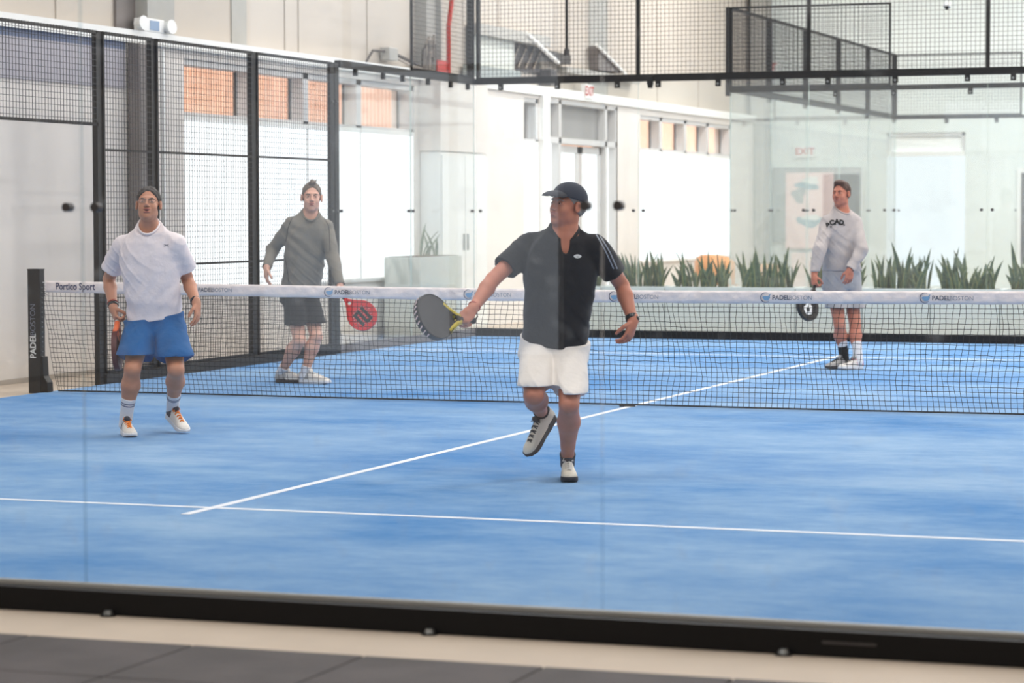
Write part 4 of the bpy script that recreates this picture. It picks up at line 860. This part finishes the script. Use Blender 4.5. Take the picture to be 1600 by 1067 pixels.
        # neck opening
        nn_ = nrm(up+s.fwd*tilt); F.plane(s.N+up*.012, nn_, s.N+up*.05+s.fwd*.04, .135); F.cone(s.N-up*.05+s.fwd*(ndip+.006), s.N+up*.20, nr-.004, nr+.004, .004, 's')
        if vneck: F.ell(s.N+s.fwd*.10-up*.045, (.025,.07,.070), (s.sr,s.fwd,up), .006, 's')
        o = F.obj(name, m, s.root, 3); s.sh = o
        if not vneck:
            fl = nrm(np.cross(s.sr, up)); pts_ = []
            for w in np.linspace(0, 2*PI, 33): a_, b_ = (nr+.003)*math.cos(w), (nr+.002)*math.sin(w)*(1.38 if math.sin(w) > 0 else 1); pts_.append(s.N+s.sr*a_+fl*(b_+ndip+.004)+up*(.014-tilt*b_))
            MB().tube(pts_, .0075, m, 8).build('neckband', o, smooth=True)
        return o
    def shorts(s, m, legs, frac, r, seed, top_t=.10, amp=.004, hem_r=None, name='shorts', tilt=.12):
        pts = [s.H]+[p for l in legs for p in l[:2]]; F = Field(np.min(pts, 0)-.25, np.max(pts, 0)+.25, .005); hem_r = hem_r or r*1.12; L = np.linalg.norm(s.N-s.H)
        top = s.H+s.up*(L*top_t)
        F.loft(s.H-s.up*.06, top+s.up*.02, s.hr, s.hr, [0,1], [s.ws[0]+.030,s.ws[1]+.026], [s.ds[0]+.018,s.ds[1]+.018], None, 0, 0, flat=2.4)
        for i, (Hp, K, A) in enumerate(legs):
            fr_ = frac[i] if hasattr(frac, '__len__') else frac; e = Hp+(K-Hp)*(fr_+.12); F.cone(Hp-(Hp-s.H)*.12, e, r, hem_r, .02)
        F.noise(wr(seed, amp, 60, 40))
        for i, (Hp, K, A) in enumerate(legs):
            fr_ = frac[i] if hasattr(frac, '__len__') else frac; d = nrm(K-Hp); p = Hp+(K-Hp)*fr_; F.plane(p, nrm(np.array([0,0,-1.])-s.hfwd*tilt+d*.15), p+nrm(d+np.array([0,0,-1.]))*.15, .19); ri_ = r+(hem_r-r)*fr_/(fr_+.12)-.022; F.cone(p+d*.055, p+d*.12, ri_, ri_, 0, 's')
        F.plane(s.hem[0]-nrm(s.hem[1])*.022, -nrm(s.hem[1])); return F.obj(name, m, s.root, 3)
# ---------------------------------------------------------------- rackets
def racket(lbl, butt, axis, normal, face_m, rim_m, handle_m, grip_m, face2=None, sc=1.0, decor=None, strap=False, holes=True):
    a = nrm(axis); n = nrm(np.array(normal)-a*(np.array(normal)@a)); w = np.cross(a, n); xf = (np.array(butt), (w*sc, a*sc, n*sc))
    e = empty('padel_racket', tuple(float(q) for q in butt), lbl, 'racket')
    def d2(X, Y):
        h = np.sqrt((X/.126)**2+((Y-.325)/.132)**2); h = (h-1)*.126
        tw = np.interp(Y, [.11,.14,.20,.26], [.014,.020,.062,.10]).astype(np.float32); th = np.maximum(np.abs(X)-tw, np.maximum(.115-Y, Y-.26)); q = np.maximum(.02-np.abs(h-th), 0); return np.minimum(h, th)-q*q/.08
    hole = lambda X, Y: (np.sqrt((X/.020)**2+((Y-.172)/.022)**2)-1)*.02
    F = Field((-.14,.10,-.024), (.14,.47,.024), .0028); sl, X, Y, Z = F.reg((-1,-1,-1),(1,1,1)); D = d2(X, Y)
    d = np.maximum(np.maximum(D+.007, np.abs(Z)-.0165), -hole(X, Y)-.004)
    for gx in range(-4,5):
        for gy in range(-3,5):
            cx, cy = gx*.021+(.0105 if gy % 2 else 0), .325+gy*.021
            if holes and (cx/.085)**2+((cy-.33)/.09)**2 < 1: d = np.maximum(d, .0058-np.sqrt((X-cx)**2+(Y-cy)**2))
    F.d = (d+0*Z).astype(np.float32); fo = F.obj('face', face_m, e, 0, xf)
    F = Field((-.14,.10,-.026), (.14,.47,.026), .0028); sl, X, Y, Z = F.reg((-1,-1,-1),(1,1,1)); D = d2(X, Y); dd = np.maximum(D, -(D+.010)); hh_ = hole(X, Y); dd = np.minimum(dd, np.maximum(np.abs(hh_)-.004, D)); dd = np.where(Y < .15, np.maximum(D, -hh_), dd)
    F.d = (np.maximum(dd, np.abs(Z)-.0185-.0*X)).astype(np.float32); F.obj('rim', rim_m, e, 2, xf)
    F = Field((-.03,-.01,-.03), (.03,.15,.03), .0025); F.cone((0,.012,0), (0,.13,0), .0155, .0150, .004); F.cone((0,.004,0), (0,.012,0), .018, .018, .004); F.obj('handle', grip_m, e, 1, xf)
    P = lambda x, y, z: xf[0]+(w*x+a*y+n*z)*sc
    if handle_m:
        mb = MB(); V = []
        for s_ in (-1,1): mb.tube([P(s_*.012,.118,0), P(s_*.022,.15,0), P(s_*.052,.20,0), P(s_*.078,.235,0)], .0195*sc, handle_m, 10)
        mb.build('throat', e, smooth=True)
    if decor: decor(P, e, w, a, n)
    if strap: MB().tube([P(0,.0,0), P(.02,-.03,.01), P(.035,-.02,.02), P(.03,.01,.01)], .004, 'grip', 6).build('wrist_strap', e)
    return e, P
def flat_shape(P, pts, z, m, name, e, th=.0006):
    MB().raw([P(x,y,z) for x,y in pts], [tuple(range(len(pts)))], m).build(name, e)
# ---------------------------------------------------------------- the four players
# near player: black polo, white shorts, cap, running
c0 = at(866,540,4.92); nk = at(882,357,4.80); R3 = at(824,385,4.83); L3 = at(932,387,4.86)
p = Person('man in a black polo, white shorts and navy cap lunging in mid-court', c0, nk, cv(1,-.05,.15), cv(1,-.02,-.1), L3, R3, at(886,322,4.80), cv(-.74,.14,.66), cv(.10,1,.05), [.165,.162,.160,.165,.178,.180,.150,.105,.066], [.120,.122,.125,.128,.128,.118,.100,.078,.060], .0042)
eR = bone(R3,770,437,.30,True); wR = bone(eR,739,482,.245,True); eL = bone(L3,972,446,.29,False); wL = bone(eL,989,502,.24,True)
hR = c0-p.hr*.098-p.up*.012; hL = c0+p.hr*.098-p.up*.012
kL = bone(hL,889,632,.43,True); kR = bone(hR,834,618,.43,True)
heelL = at(886,741,5.0); heelL[2] = .010; fL = nrm(cv(.03,-.02,1)*[1,1,0]); aL = heelL+fL*.055+np.array([0,0,.10])
aR = bone(kR,846,644,.40,False)
fR = nrm(cv(-.46,-.70,.42)); uR = nrm(cv(-.55,.45,.62)); heelR = aR-fR*.055-nrm(np.cross(np.cross(fR,uR),fR))*.10
arms3 = [(R3,eR,wR),(L3,eL,wL)]; legs3 = [(hR,kR,aR),(hL,kL,aL)]
raxis = nrm(cv(-.64,.05,.77)); rn = nrm(cv(.68,.34,.62)); rn = nrm(rn-raxis*(rn@raxis))
p.body('skin3', arms3, legs3, [dict(wpt=wR, d=nrm(wR-eR)*.5+cv(-.45,-.5,.0), n=cv(.1,-.5,-.6), side=raxis, curl=1.0, thumb=.9), dict(wpt=wL, d=cv(-.25,-.9,.2), n=cv(-.7,.1,-.5), side=cv(-.3,-.2,.9), curl=.55, thumb=.4)], .98, 0, .060)
def capfn(): 
    r, f, u = p.hf; c = p.hc; P = lambda x, y, z: c+r*x+f*y+u*z; cf = frame(f*1.0+u*.12, u)
    F = Field(c-.17, c+.2, .0035); F.ell(P(0,-.012,.044), (.086,.108,.090), p.hf, 0); F.plane(P(0,0,.036), -u*1+f*.10)
    F.ell(P(0,-.012,.030), (.079,.100,.084), p.hf, 0, 's'); o = F.obj('cap', 'cap', p.root, 2)
    F = Field(c-.22, c+.24, .003); F.ell(P(0,.098,.032), (.074,.072,.036), frame(f-u*.22, u), 0); F.ell(P(0,.098,.021), (.076,.078,.036), frame(f-u*.22, u), .002, 's'); F.plane(P(0,.06,0), -f); F.obj('cap_peak', 'capdark', o, 2)
    V, Fc = strip([(-.008,0),(.008,0)], .009); decal(o, V, Fc, P(.035,.06,.09), r, u, -nrm(r*.7+f*.7), 'whitetext', 'cap_logo', o)
capfn()
head_parts(p.root, p.hc, p.hf, 'hair3', .97, 0, brow='hair3')
sh = p.shirt('polo', arms3, .62, .020, .03, 3.0, (.068,.072), hem_n=-p.up, amp=.0042, nr=.066, flare=.036, ndip=.0, vneck=True)
r_, f_, u_ = p.sr, p.fwd, p.up; vd = FW
V, Fc = strip([(0,-.02),(.004,-.30)], .004); decal(sh, V, Fc, nk-u_*.06+r_*.004, RT, UP, vd, 'poloseam', 'placket', sh)
V, Fc = strip([(.0,-.02),(.004,-.30)], .0035); decal(sh, V, Fc, nk-u_*.06-r_*.008, RT, UP, vd, 'poloseam', 'placket', sh)
w_ = np.linspace(0, 2*PI, 25)[:-1]; V = [(.021*math.cos(a)*(1-.18*abs(math.sin(a))**3), .0105*math.sin(a)) for a in w_]; decal(sh, V, [tuple(range(24))], at(902,401,4.8), RT, UP, vd, 'whitetext', 'chest_logo', sh, .003)
V = [(.006*math.cos(a), .0022*math.sin(a)) for a in w_]; decal(sh, V, [tuple(range(24))], at(902,402,4.8), RT, UP, vd, 'poloseam', 'chest_logo', sh, .0045)
for du in (0,6):
    a_ = at(932+du,366+du*.4,4.8); b_ = at(948+du*1.1,395,4.8); c_ = at(960+du,419,4.8); q = [((x-a_)@RT, (x-a_)@UP) for x in (a_,b_,c_)]; V, Fc = strip(q, .007); decal(sh, V, Fc, a_, RT, UP, vd, 'lighttext', 'sleeve_stripe', sh, .003)
# collar
for s_ in (-1,1):
    mb = MB(); pts_ = []
    for w in np.linspace(0, 1, 14): a_ = -PI/2+w*PI*.93; pts_.append(nk+r_*s_*.073*math.cos(a_)+f_*(.072*math.sin(a_)+.004)+u_*(.030-.030*(math.sin(a_)+1)-.03*max(0,w-.75)*3))
    mb.tube(pts_, [.013]*11+[.012,.010,.005], 'polo', 8).build('collar', sh, smooth=True)
p.shorts('whiteshort', legs3, (.80,.80), .094, 5.0, .11, .0065, .094)
band(p.root, 'wrist_band', eR, wR, .93, .010, .0355, 'bandred')
wb = band(p.root, 'watch', eL, wL, .91, .024, .0365, 'watchblack'); q = eL+(wL-eL)*.91+cv(.75,.1,.4)*.037; F = Field(q-.04, q+.04, .003); F.ell(q, (.019,.019,.009), frame(nrm(wL-eL), cv(.75,.1,.5)), 0); F.obj('watch_case', 'watchblack', wb, 1)
shoe(p.root, heelL, fL, (0,0,1), 'shoecream', 'soledark', 'laceswhite', 1.0, 'shoenavy'); shoe(p.root, heelR, fR, uR, 'shoecream', 'soledark', 'lacesdark', 1.0, 'soledark')
sock(p.root, aL, kL, .05, .040, 'shoenavy'); sock(p.root, aR, kR, .03, .040, 'soledark')
def dec3(P, e, w, a, n):
    s_ = 1 if n@FW < 0 else -1
    for i in range(9):
        t = PI*.25+i*.22; x, y = .1275*math.cos(t), .325+.1335*math.sin(t)
        MB().tube([P(x-.006*math.sin(t),y,-.010), P(x+.006*math.sin(t),y+.004,.010)], .0035, 'pinkish', 5).build('rim_mark', e)
gp = wR+nrm(nrm(wR-eR)*.5+cv(-.45,-.5,0))*.075+cv(.0,-.2,-.6)*.022
racket('dark grey padel racket with yellow throat held by the man in the black polo', gp-raxis*.075, raxis, rn, 'racketdark', 'racketblack', 'racketyellow', 'grip', decor=dec3, strap=True, holes=False)
# man in white tee and blue shorts
c1 = at(243,507,6.88); nk = at(233,353,6.82); R1 = at(190,386,6.84); L1 = at(277,384,6.84)
p = Person('man with glasses in a white t-shirt and blue shorts', c1, nk, cv(1,0,.05), cv(1,.0,.02), L1, R1, at(232,320,6.76), cv(.02,.20,1), cv(0,1,-.18), [.165,.163,.162,.168,.182,.186,.155,.105,.068], [.118,.12,.125,.128,.128,.118,.100,.078,.062], .0045)
eR = bone(R1,170,436,.29,False); wR = bone(eR,177,480,.25,True); eL = bone(L1,293,437,.28,False); wL = bone(eL,307,474,.25,True)
hR = c1-p.hr*.10-p.up*.01; hL = c1+p.hr*.10-p.up*.01; kR = bone(hR,207,577,.42,True); kL = bone(hL,275,578,.42,True)
tR = at(205,684,6.45); tR[2] = .009; fR = nrm(cv(.30,0,1)*[1,1,0]); heelR = tR-fR*.29
fL = nrm(cv(.52,-.38,.85)); tL = at(289,676,6.82); tL[2] = .012; uL = nrm(cv(.1,.9,.3)); heelL = tL-fL*.285
aR = heelR+fR*.055+np.array([0,0,.10]); frL = frame(fL, uL); aL = heelL+fL*.055+frL[2]*.10
arms1 = [(R1,eR,wR),(L1,eL,wL)]; legs1 = [(hR,kR,aR),(hL,kL,aL)]
p.body('skin1', arms1, legs1, [dict(wpt=wR, d=cv(.25,-.9,.35), n=cv(.7,.2,-.3), side=cv(.3,-.3,1), curl=1.0, thumb=.8), dict(wpt=wL, d=cv(.12,-1,.25), n=cv(-.9,0,-.3), side=cv(-.3,-.1,1), curl=.38, thumb=.25)], .98, 1.0, .054)
P = head_parts(p.root, p.hc, p.hf, 'hair1', .98, 1.0)
g = empty('glasses', tuple(P(0,.1,0)), parent=None) if 0 else None
mb = MB()
for s_ in (-1,1):
    mb.tube([P(s_*.033+.025*math.cos(w), .106-.006*abs(math.cos(w)), .002+.016*math.sin(w)) for w in np.linspace(0,2*PI,21)], .0014, 'glassesframe', 6); mb.tube([P(s_*.058,.10,.006), P(s_*.079,.06,.006), P(s_*.082,.0,.004)], .0016, 'glassesframe', 6)
mb.tube([P(-.009,.108,.006), P(0,.112,.009), P(.009,.108,.006)], .0014, 'glassesframe', 6)
go = mb.build('glasses', p.root)
for s_ in (-1,1): MB().raw([P(s_*.033+.0245*math.cos(w), .104, .002+.0155*math.sin(w)) for w in np.linspace(0,2*PI,20,False)], [tuple(range(20))], 'lensglass').build('lens', go)
sh = p.shirt('tee', arms1, .60, .018, .055, 7.0, (.066,.082), hem_n=-p.up+p.sr*.10, amp=.0048, nr=.066, flare=.02, ndip=.012)
V, Fc = strip([(-.016,.006),(0,-.004),(.016,.006)], .003); decal(sh, V, Fc, at(261,383,6.8), RT, UP, FW, 'greytext', 'chest_logo', sh); V, Fc = strip([(-.016,-.009),(0,.001),(.016,-.009)], .003); decal(sh, V, Fc, at(261,383,6.8), RT, UP, FW, 'greytext', 'chest_logo', sh, .0028)
p.shorts('blueshort', legs1, (.66,.68), .108, 2.0, .12, .005, .128)
band(p.root, 'wrist_band', eR, wR, .93, .020, .0365, 'watchblack'); band(p.root, 'wrist_band', eR, wR, .86, .010, .0375, 'bandred'); wb = band(p.root, 'watch', eL, wL, .90, .024, .0365, 'watchblack')
shoe(p.root, heelR, fR, (0,0,1), 'shoewhite', 'solewhite', 'lacesorange', .98, 'shoenavy', heel_m='shoenavy'); shoe(p.root, heelL, fL, uL, 'shoewhite', 'solewhite', 'lacesorange', .98, 'shoenavy', heel_m='shoenavy')
sock(p.root, aR, kR, .16, .042, 'sock', (.70,.80)); sock(p.root, aL, kL, .16, .042, 'sock', (.70,.80))
raxis = nrm(cv(.06,-.86,.50)); gp = wR+nrm(cv(.25,-.9,.35))*.07+cv(.7,.2,-.3)*.02
def dec1(P, e, w, a, n):
    for s_ in (-1,1):
        flat_shape(P, [(-.07,.20),(.07,.20),(.105,.27),(-.105,.27)], s_*.0172, 'racketorange', 'orange_panel', e); flat_shape(P, [(-.03,.225),(.03,.225),(.03,.24),(-.03,.24)], s_*.0178, 'racketmaroon', 'dark_mark', e)
racket('orange and maroon padel racket hanging edge-on from the hand of the man in blue shorts', gp-raxis*.06, raxis, cv(1,.07,.0), 'racketmaroon', 'racketmaroon', 'racketorange', 'gripwhite', decor=dec1)
# man in grey long sleeves behind the net
c2 = at(469,460,11.75); nk = at(485,333,11.68); R2 = at(455,352,11.62); L2 = at(510,356,11.76)
p = Person('man in a grey long-sleeved top and black shorts walking behind the net', c2, nk, cv(.75,0,-.66), cv(1,-.03,-.15), L2, R2, at(487,309,11.66), cv(.10,.03,1), cv(.03,1,0), [.150,.150,.148,.148,.160,.165,.140,.100,.064], [.115,.118,.118,.118,.115,.108,.095,.075,.058], .005)
eR = bone(R2,426,390,.30,False); wR = bone(eR,417,418,.25,True); eL = bone(L2,521,405,.29,True); wL = bone(eL,531,445,.26,True)
hR = c2-p.hr*.085-p.up*.0; hL = c2+p.hr*.085-p.up*.0; kR = bone(hR,468,532,.43,True); kL = bone(hL,494,526,.43,True)
fR = nrm(cv(1,0,.25)*[1,1,0]); fL = nrm(cv(1,0,.45)*[1,1,0]); heelR = at(431,600,11.65); heelR[2] = .010; heelL = at(468,597,11.62); heelL[2] = .010
aR = heelR+fR*.055+np.array([0,0,.10]); aL = heelL+fL*.055+np.array([0,0,.10])
arms2 = [(R2,eR,wR),(L2,eL,wL)]; legs2 = [(hR,kR,aR),(hL,kL,aL)]
p.body('skin2', arms2, legs2, [dict(wpt=wR, d=cv(-.05,-1,.15), n=cv(.8,0,-.3), side=cv(.5,-.1,.8), curl=.35, thumb=.2), dict(wpt=wL, d=cv(.15,-1,.3), n=cv(-.8,0,-.5), side=cv(.2,-.3,1), curl=1.0, thumb=.8)], 1.04, .15, .056)
def tuft(F, P, fr):
    F.ell(P(0,.05,.118), (.03,.03,.024), fr, .02); F.cone(P(.0,.06,.125), P(.005,.045,.150), .012, .004, .01); F.cone(P(-.02,.065,.118), P(-.03,.06,.138), .010, .004, .01)
head_parts(p.root, p.hc, p.hf, 'hair2', 1.04, .15, hairfn=tuft, brow='hair2')
sh = p.shirt('greyls', arms2, 1, .020, +.06, 11.0, (.064,.055,.040), hem_n=-p.up+p.sr*.12, amp=.0048, nr=.066, flare=.015, ndip=.01, name='long_sleeved_top')
for q in ([(452,444),(449,420),(444,398),(441,385)],[(462,330),(455,345),(450,360),(447,378)],[(505,340),(512,352),(514,372),(515,392)]):
    a_ = at(*q[0],11.6); V, Fc = strip([((at(u,v,11.6)-a_)@RT, (at(u,v,11.6)-a_)@UP) for u, v in q], .005); decal(sh, V, Fc, a_, RT, UP, FW, 'poloseam', 'seam', sh)
p.shorts('blackshort', legs2, (.66,.66), .094, 9.0, .16, .004, .108)
shoe(p.root, heelR, fR, (0,0,1), 'shoewhite', 'soledark', 'laceswhite', 1.0, 'shoewhite', heel_m='shoegrey'); shoe(p.root, heelL, fL, (0,0,1), 'shoewhite', 'solewhite', 'laceswhite', 1.0, 'shoewhite', heel_m='shoegrey')
sock(p.root, aR, kR, .05, .040, 'sock'); sock(p.root, aL, kL, .05, .040, 'sock')
gp = wL+nrm(cv(.15,-1,.3))*.075+cv(-.8,0,-.5)*.02; hc_ = bone(gp,566,493,.28,True); raxis = nrm(hc_-gp); fl = np.linalg.norm(hc_-gp)
def dec2(P, e, w, a, n):
    s_ = 1 if n@FW < 0 else -1; z = s_*.0172
    for x0 in (-.055,-.012,.031): flat_shape(P, [(x0,.27),(x0+.026,.27),(x0+.030,.40),(x0+.004,.40)], z, 'racketblack', 'black_letter_stroke', e)
    for y0, xa, xb in ((.385,-.05,.0),(.27,-.008,.04)): flat_shape(P, [(xa,y0),(xb,y0),(xb+.002,y0+.026),(xa+.002,y0+.026)], z*1.01, 'racketblack', 'black_letter_stroke', e)
racket('red padel racket with bold black lettering seen through the net', hc_-raxis*.325, raxis, cv(.15,-.15,1), 'racketred', 'racketred', None, 'grip', decor=dec2)
# man in the grey sweatshirt at the far service line
c4 = at(1315,438,15.2); nk = at(1315,327,15.2); R4 = at(1293,348.5,15.12); L4 = at(1336,347.5,15.26)
p = Person('man in a grey sweatshirt and light grey shorts at the far service line', c4, nk, cv(.9,0,-.4), cv(.9,0,-.42), L4, R4, at(1314,303,15.17), cv(-.55,.02,.85), cv(.02,1,0), [.155,.155,.158,.158,.160,.156,.138,.100,.066], [.122,.128,.132,.130,.122,.110,.096,.076,.060], .005)
eR = bone(R4,1281,389,.30,True); wR = bone(eR,1272,430,.26,True); eL = at(1346,391,15.10); wL = at(1328,421,14.96)
hR = c4-p.hr*.09; hL = c4+p.hr*.09; aRp, aLp = at(1320,560,15.1), at(1341,560,15.2)
fR = nrm(cv(-.85,0,.75)*[1,1,0]); fL = nrm(cv(-.80,0,.65)*[1,1,0]); heelR = at(1325,571,15.2); heelR[2] = .010; heelL = at(1347,574,15.12); heelL[2] = .010
aR = heelR+fR*.055+np.array([0,0,.10]); aL = heelL+fL*.055+np.array([0,0,.10]); kR = bone(hR,1312,508,.43,True); kL = bone(hL,1336,508,.43,True)
arms4 = [(R4,eR,wR),(L4,eL,wL)]; legs4 = [(hR,kR,aR),(hL,kL,aL)]
p.body('skin4', arms4, legs4, [dict(wpt=wR, d=cv(.0,-1,.25), n=cv(.7,0,-.5), side=cv(-.4,-.3,.8), curl=1.0, thumb=.8), dict(wpt=wL, d=cv(-.12,-1,.15), n=cv(-.3,0,-1), side=cv(-.9,-.2,.3), curl=.55, thumb=.4)], .97, .25, .058)
head_parts(p.root, p.hc, p.hf, 'hair4', .97, .25, hairfn=lambda F, P, fr: F.ell(P(0,.035,.100), (.055,.05,.035), fr, .02), brow='hair4')
sh = p.shirt('sweat', arms4, 1, .020, .135, 15.0, (.066,.060,.044), hem_n=-p.up, amp=.0045, nr=.066, flare=.0, cuff=True, name='sweatshirt')
for ch, (u, v, rt) in zip('BCAD', ((1295.5,352,.2),(1302,347.5,.1),(1310,346,-.06),(1317.5,347.5,-.2))):
    vs, fs = text_mesh(ch+'.', .062, .004); cc, ss = math.cos(rt), math.sin(rt); decal(sh, [(a*cc-b*ss, a*ss+b*cc) for a,b,_ in vs], fs, at(u,v,15.0), RT, UP, FW, 'poloseam', 'lettering', sh, .004)
p.shorts('greyshort', legs4, (.60,.60), .102, 4.0, .08, .0035, .118)
mb = MB()
for dx in (-.012,.012): q = c4+p.hfwd*.160+RT*dx+UP*.09; mb.tube([q+UP*.0, q-UP*.05+RT*dx*.4, q-UP*.11], .004, 'whitetext', 6)
mb.build('drawstring', p.root)
wb = band(p.root, 'watch', eL, wL, .93, .022, .040, 'chrome')
shoe(p.root, heelR, fR, (0,0,1), 'shoegrey', 'soledark', 'lacesdark', 1.0, 'shoegrey'); shoe(p.root, heelL, fL, (0,0,1), 'shoewhite', 'solewhite', 'lacesdark', 1.0, 'shoegrey', heel_m='red')
o = sock(p.root, aR, kR, .17, .043, 'sock'); F = Field(aR-.1, aR+.2, .004); d_ = nrm(kR-aR); F.cone(aR-d_*.03, aR+d_*.12, .0455, .0475, 0); F.plane(aR+d_*.12, d_); F.obj('ankle_sleeve', 'sockblack', o, 1); sock(p.root, aL, kL, .15, .043, 'sock')
gp = wR+nrm(cv(0,-1,.25))*.075+cv(.7,0,-.5)*.02; hc_ = bone(gp,1262,480,.28,True); raxis = nrm(hc_-gp)
def dec4(P, e, w, a, n):
    s_ = 1 if n@FW < 0 else -1; z = s_*.0172; flat_shape(P, [(.05*math.cos(t)*(1+.15*math.sin(5*t)), .35+.06*math.sin(t)) for t in np.linspace(0,2*PI,24,False)], z, 'whitetext', 'white_emblem', e); flat_shape(P, [(.022*math.cos(t), .355+.026*math.sin(t)) for t in np.linspace(0,2*PI,20,False)], z*1.03, 'racketblack', 'dark_centre', e)
racket('black padel racket with a white emblem held low by the man in the grey sweatshirt', hc_-raxis*.325, raxis, cv(.55,.1,.8), 'racketblack', 'racketblack', None, 'grip', decor=dec4)
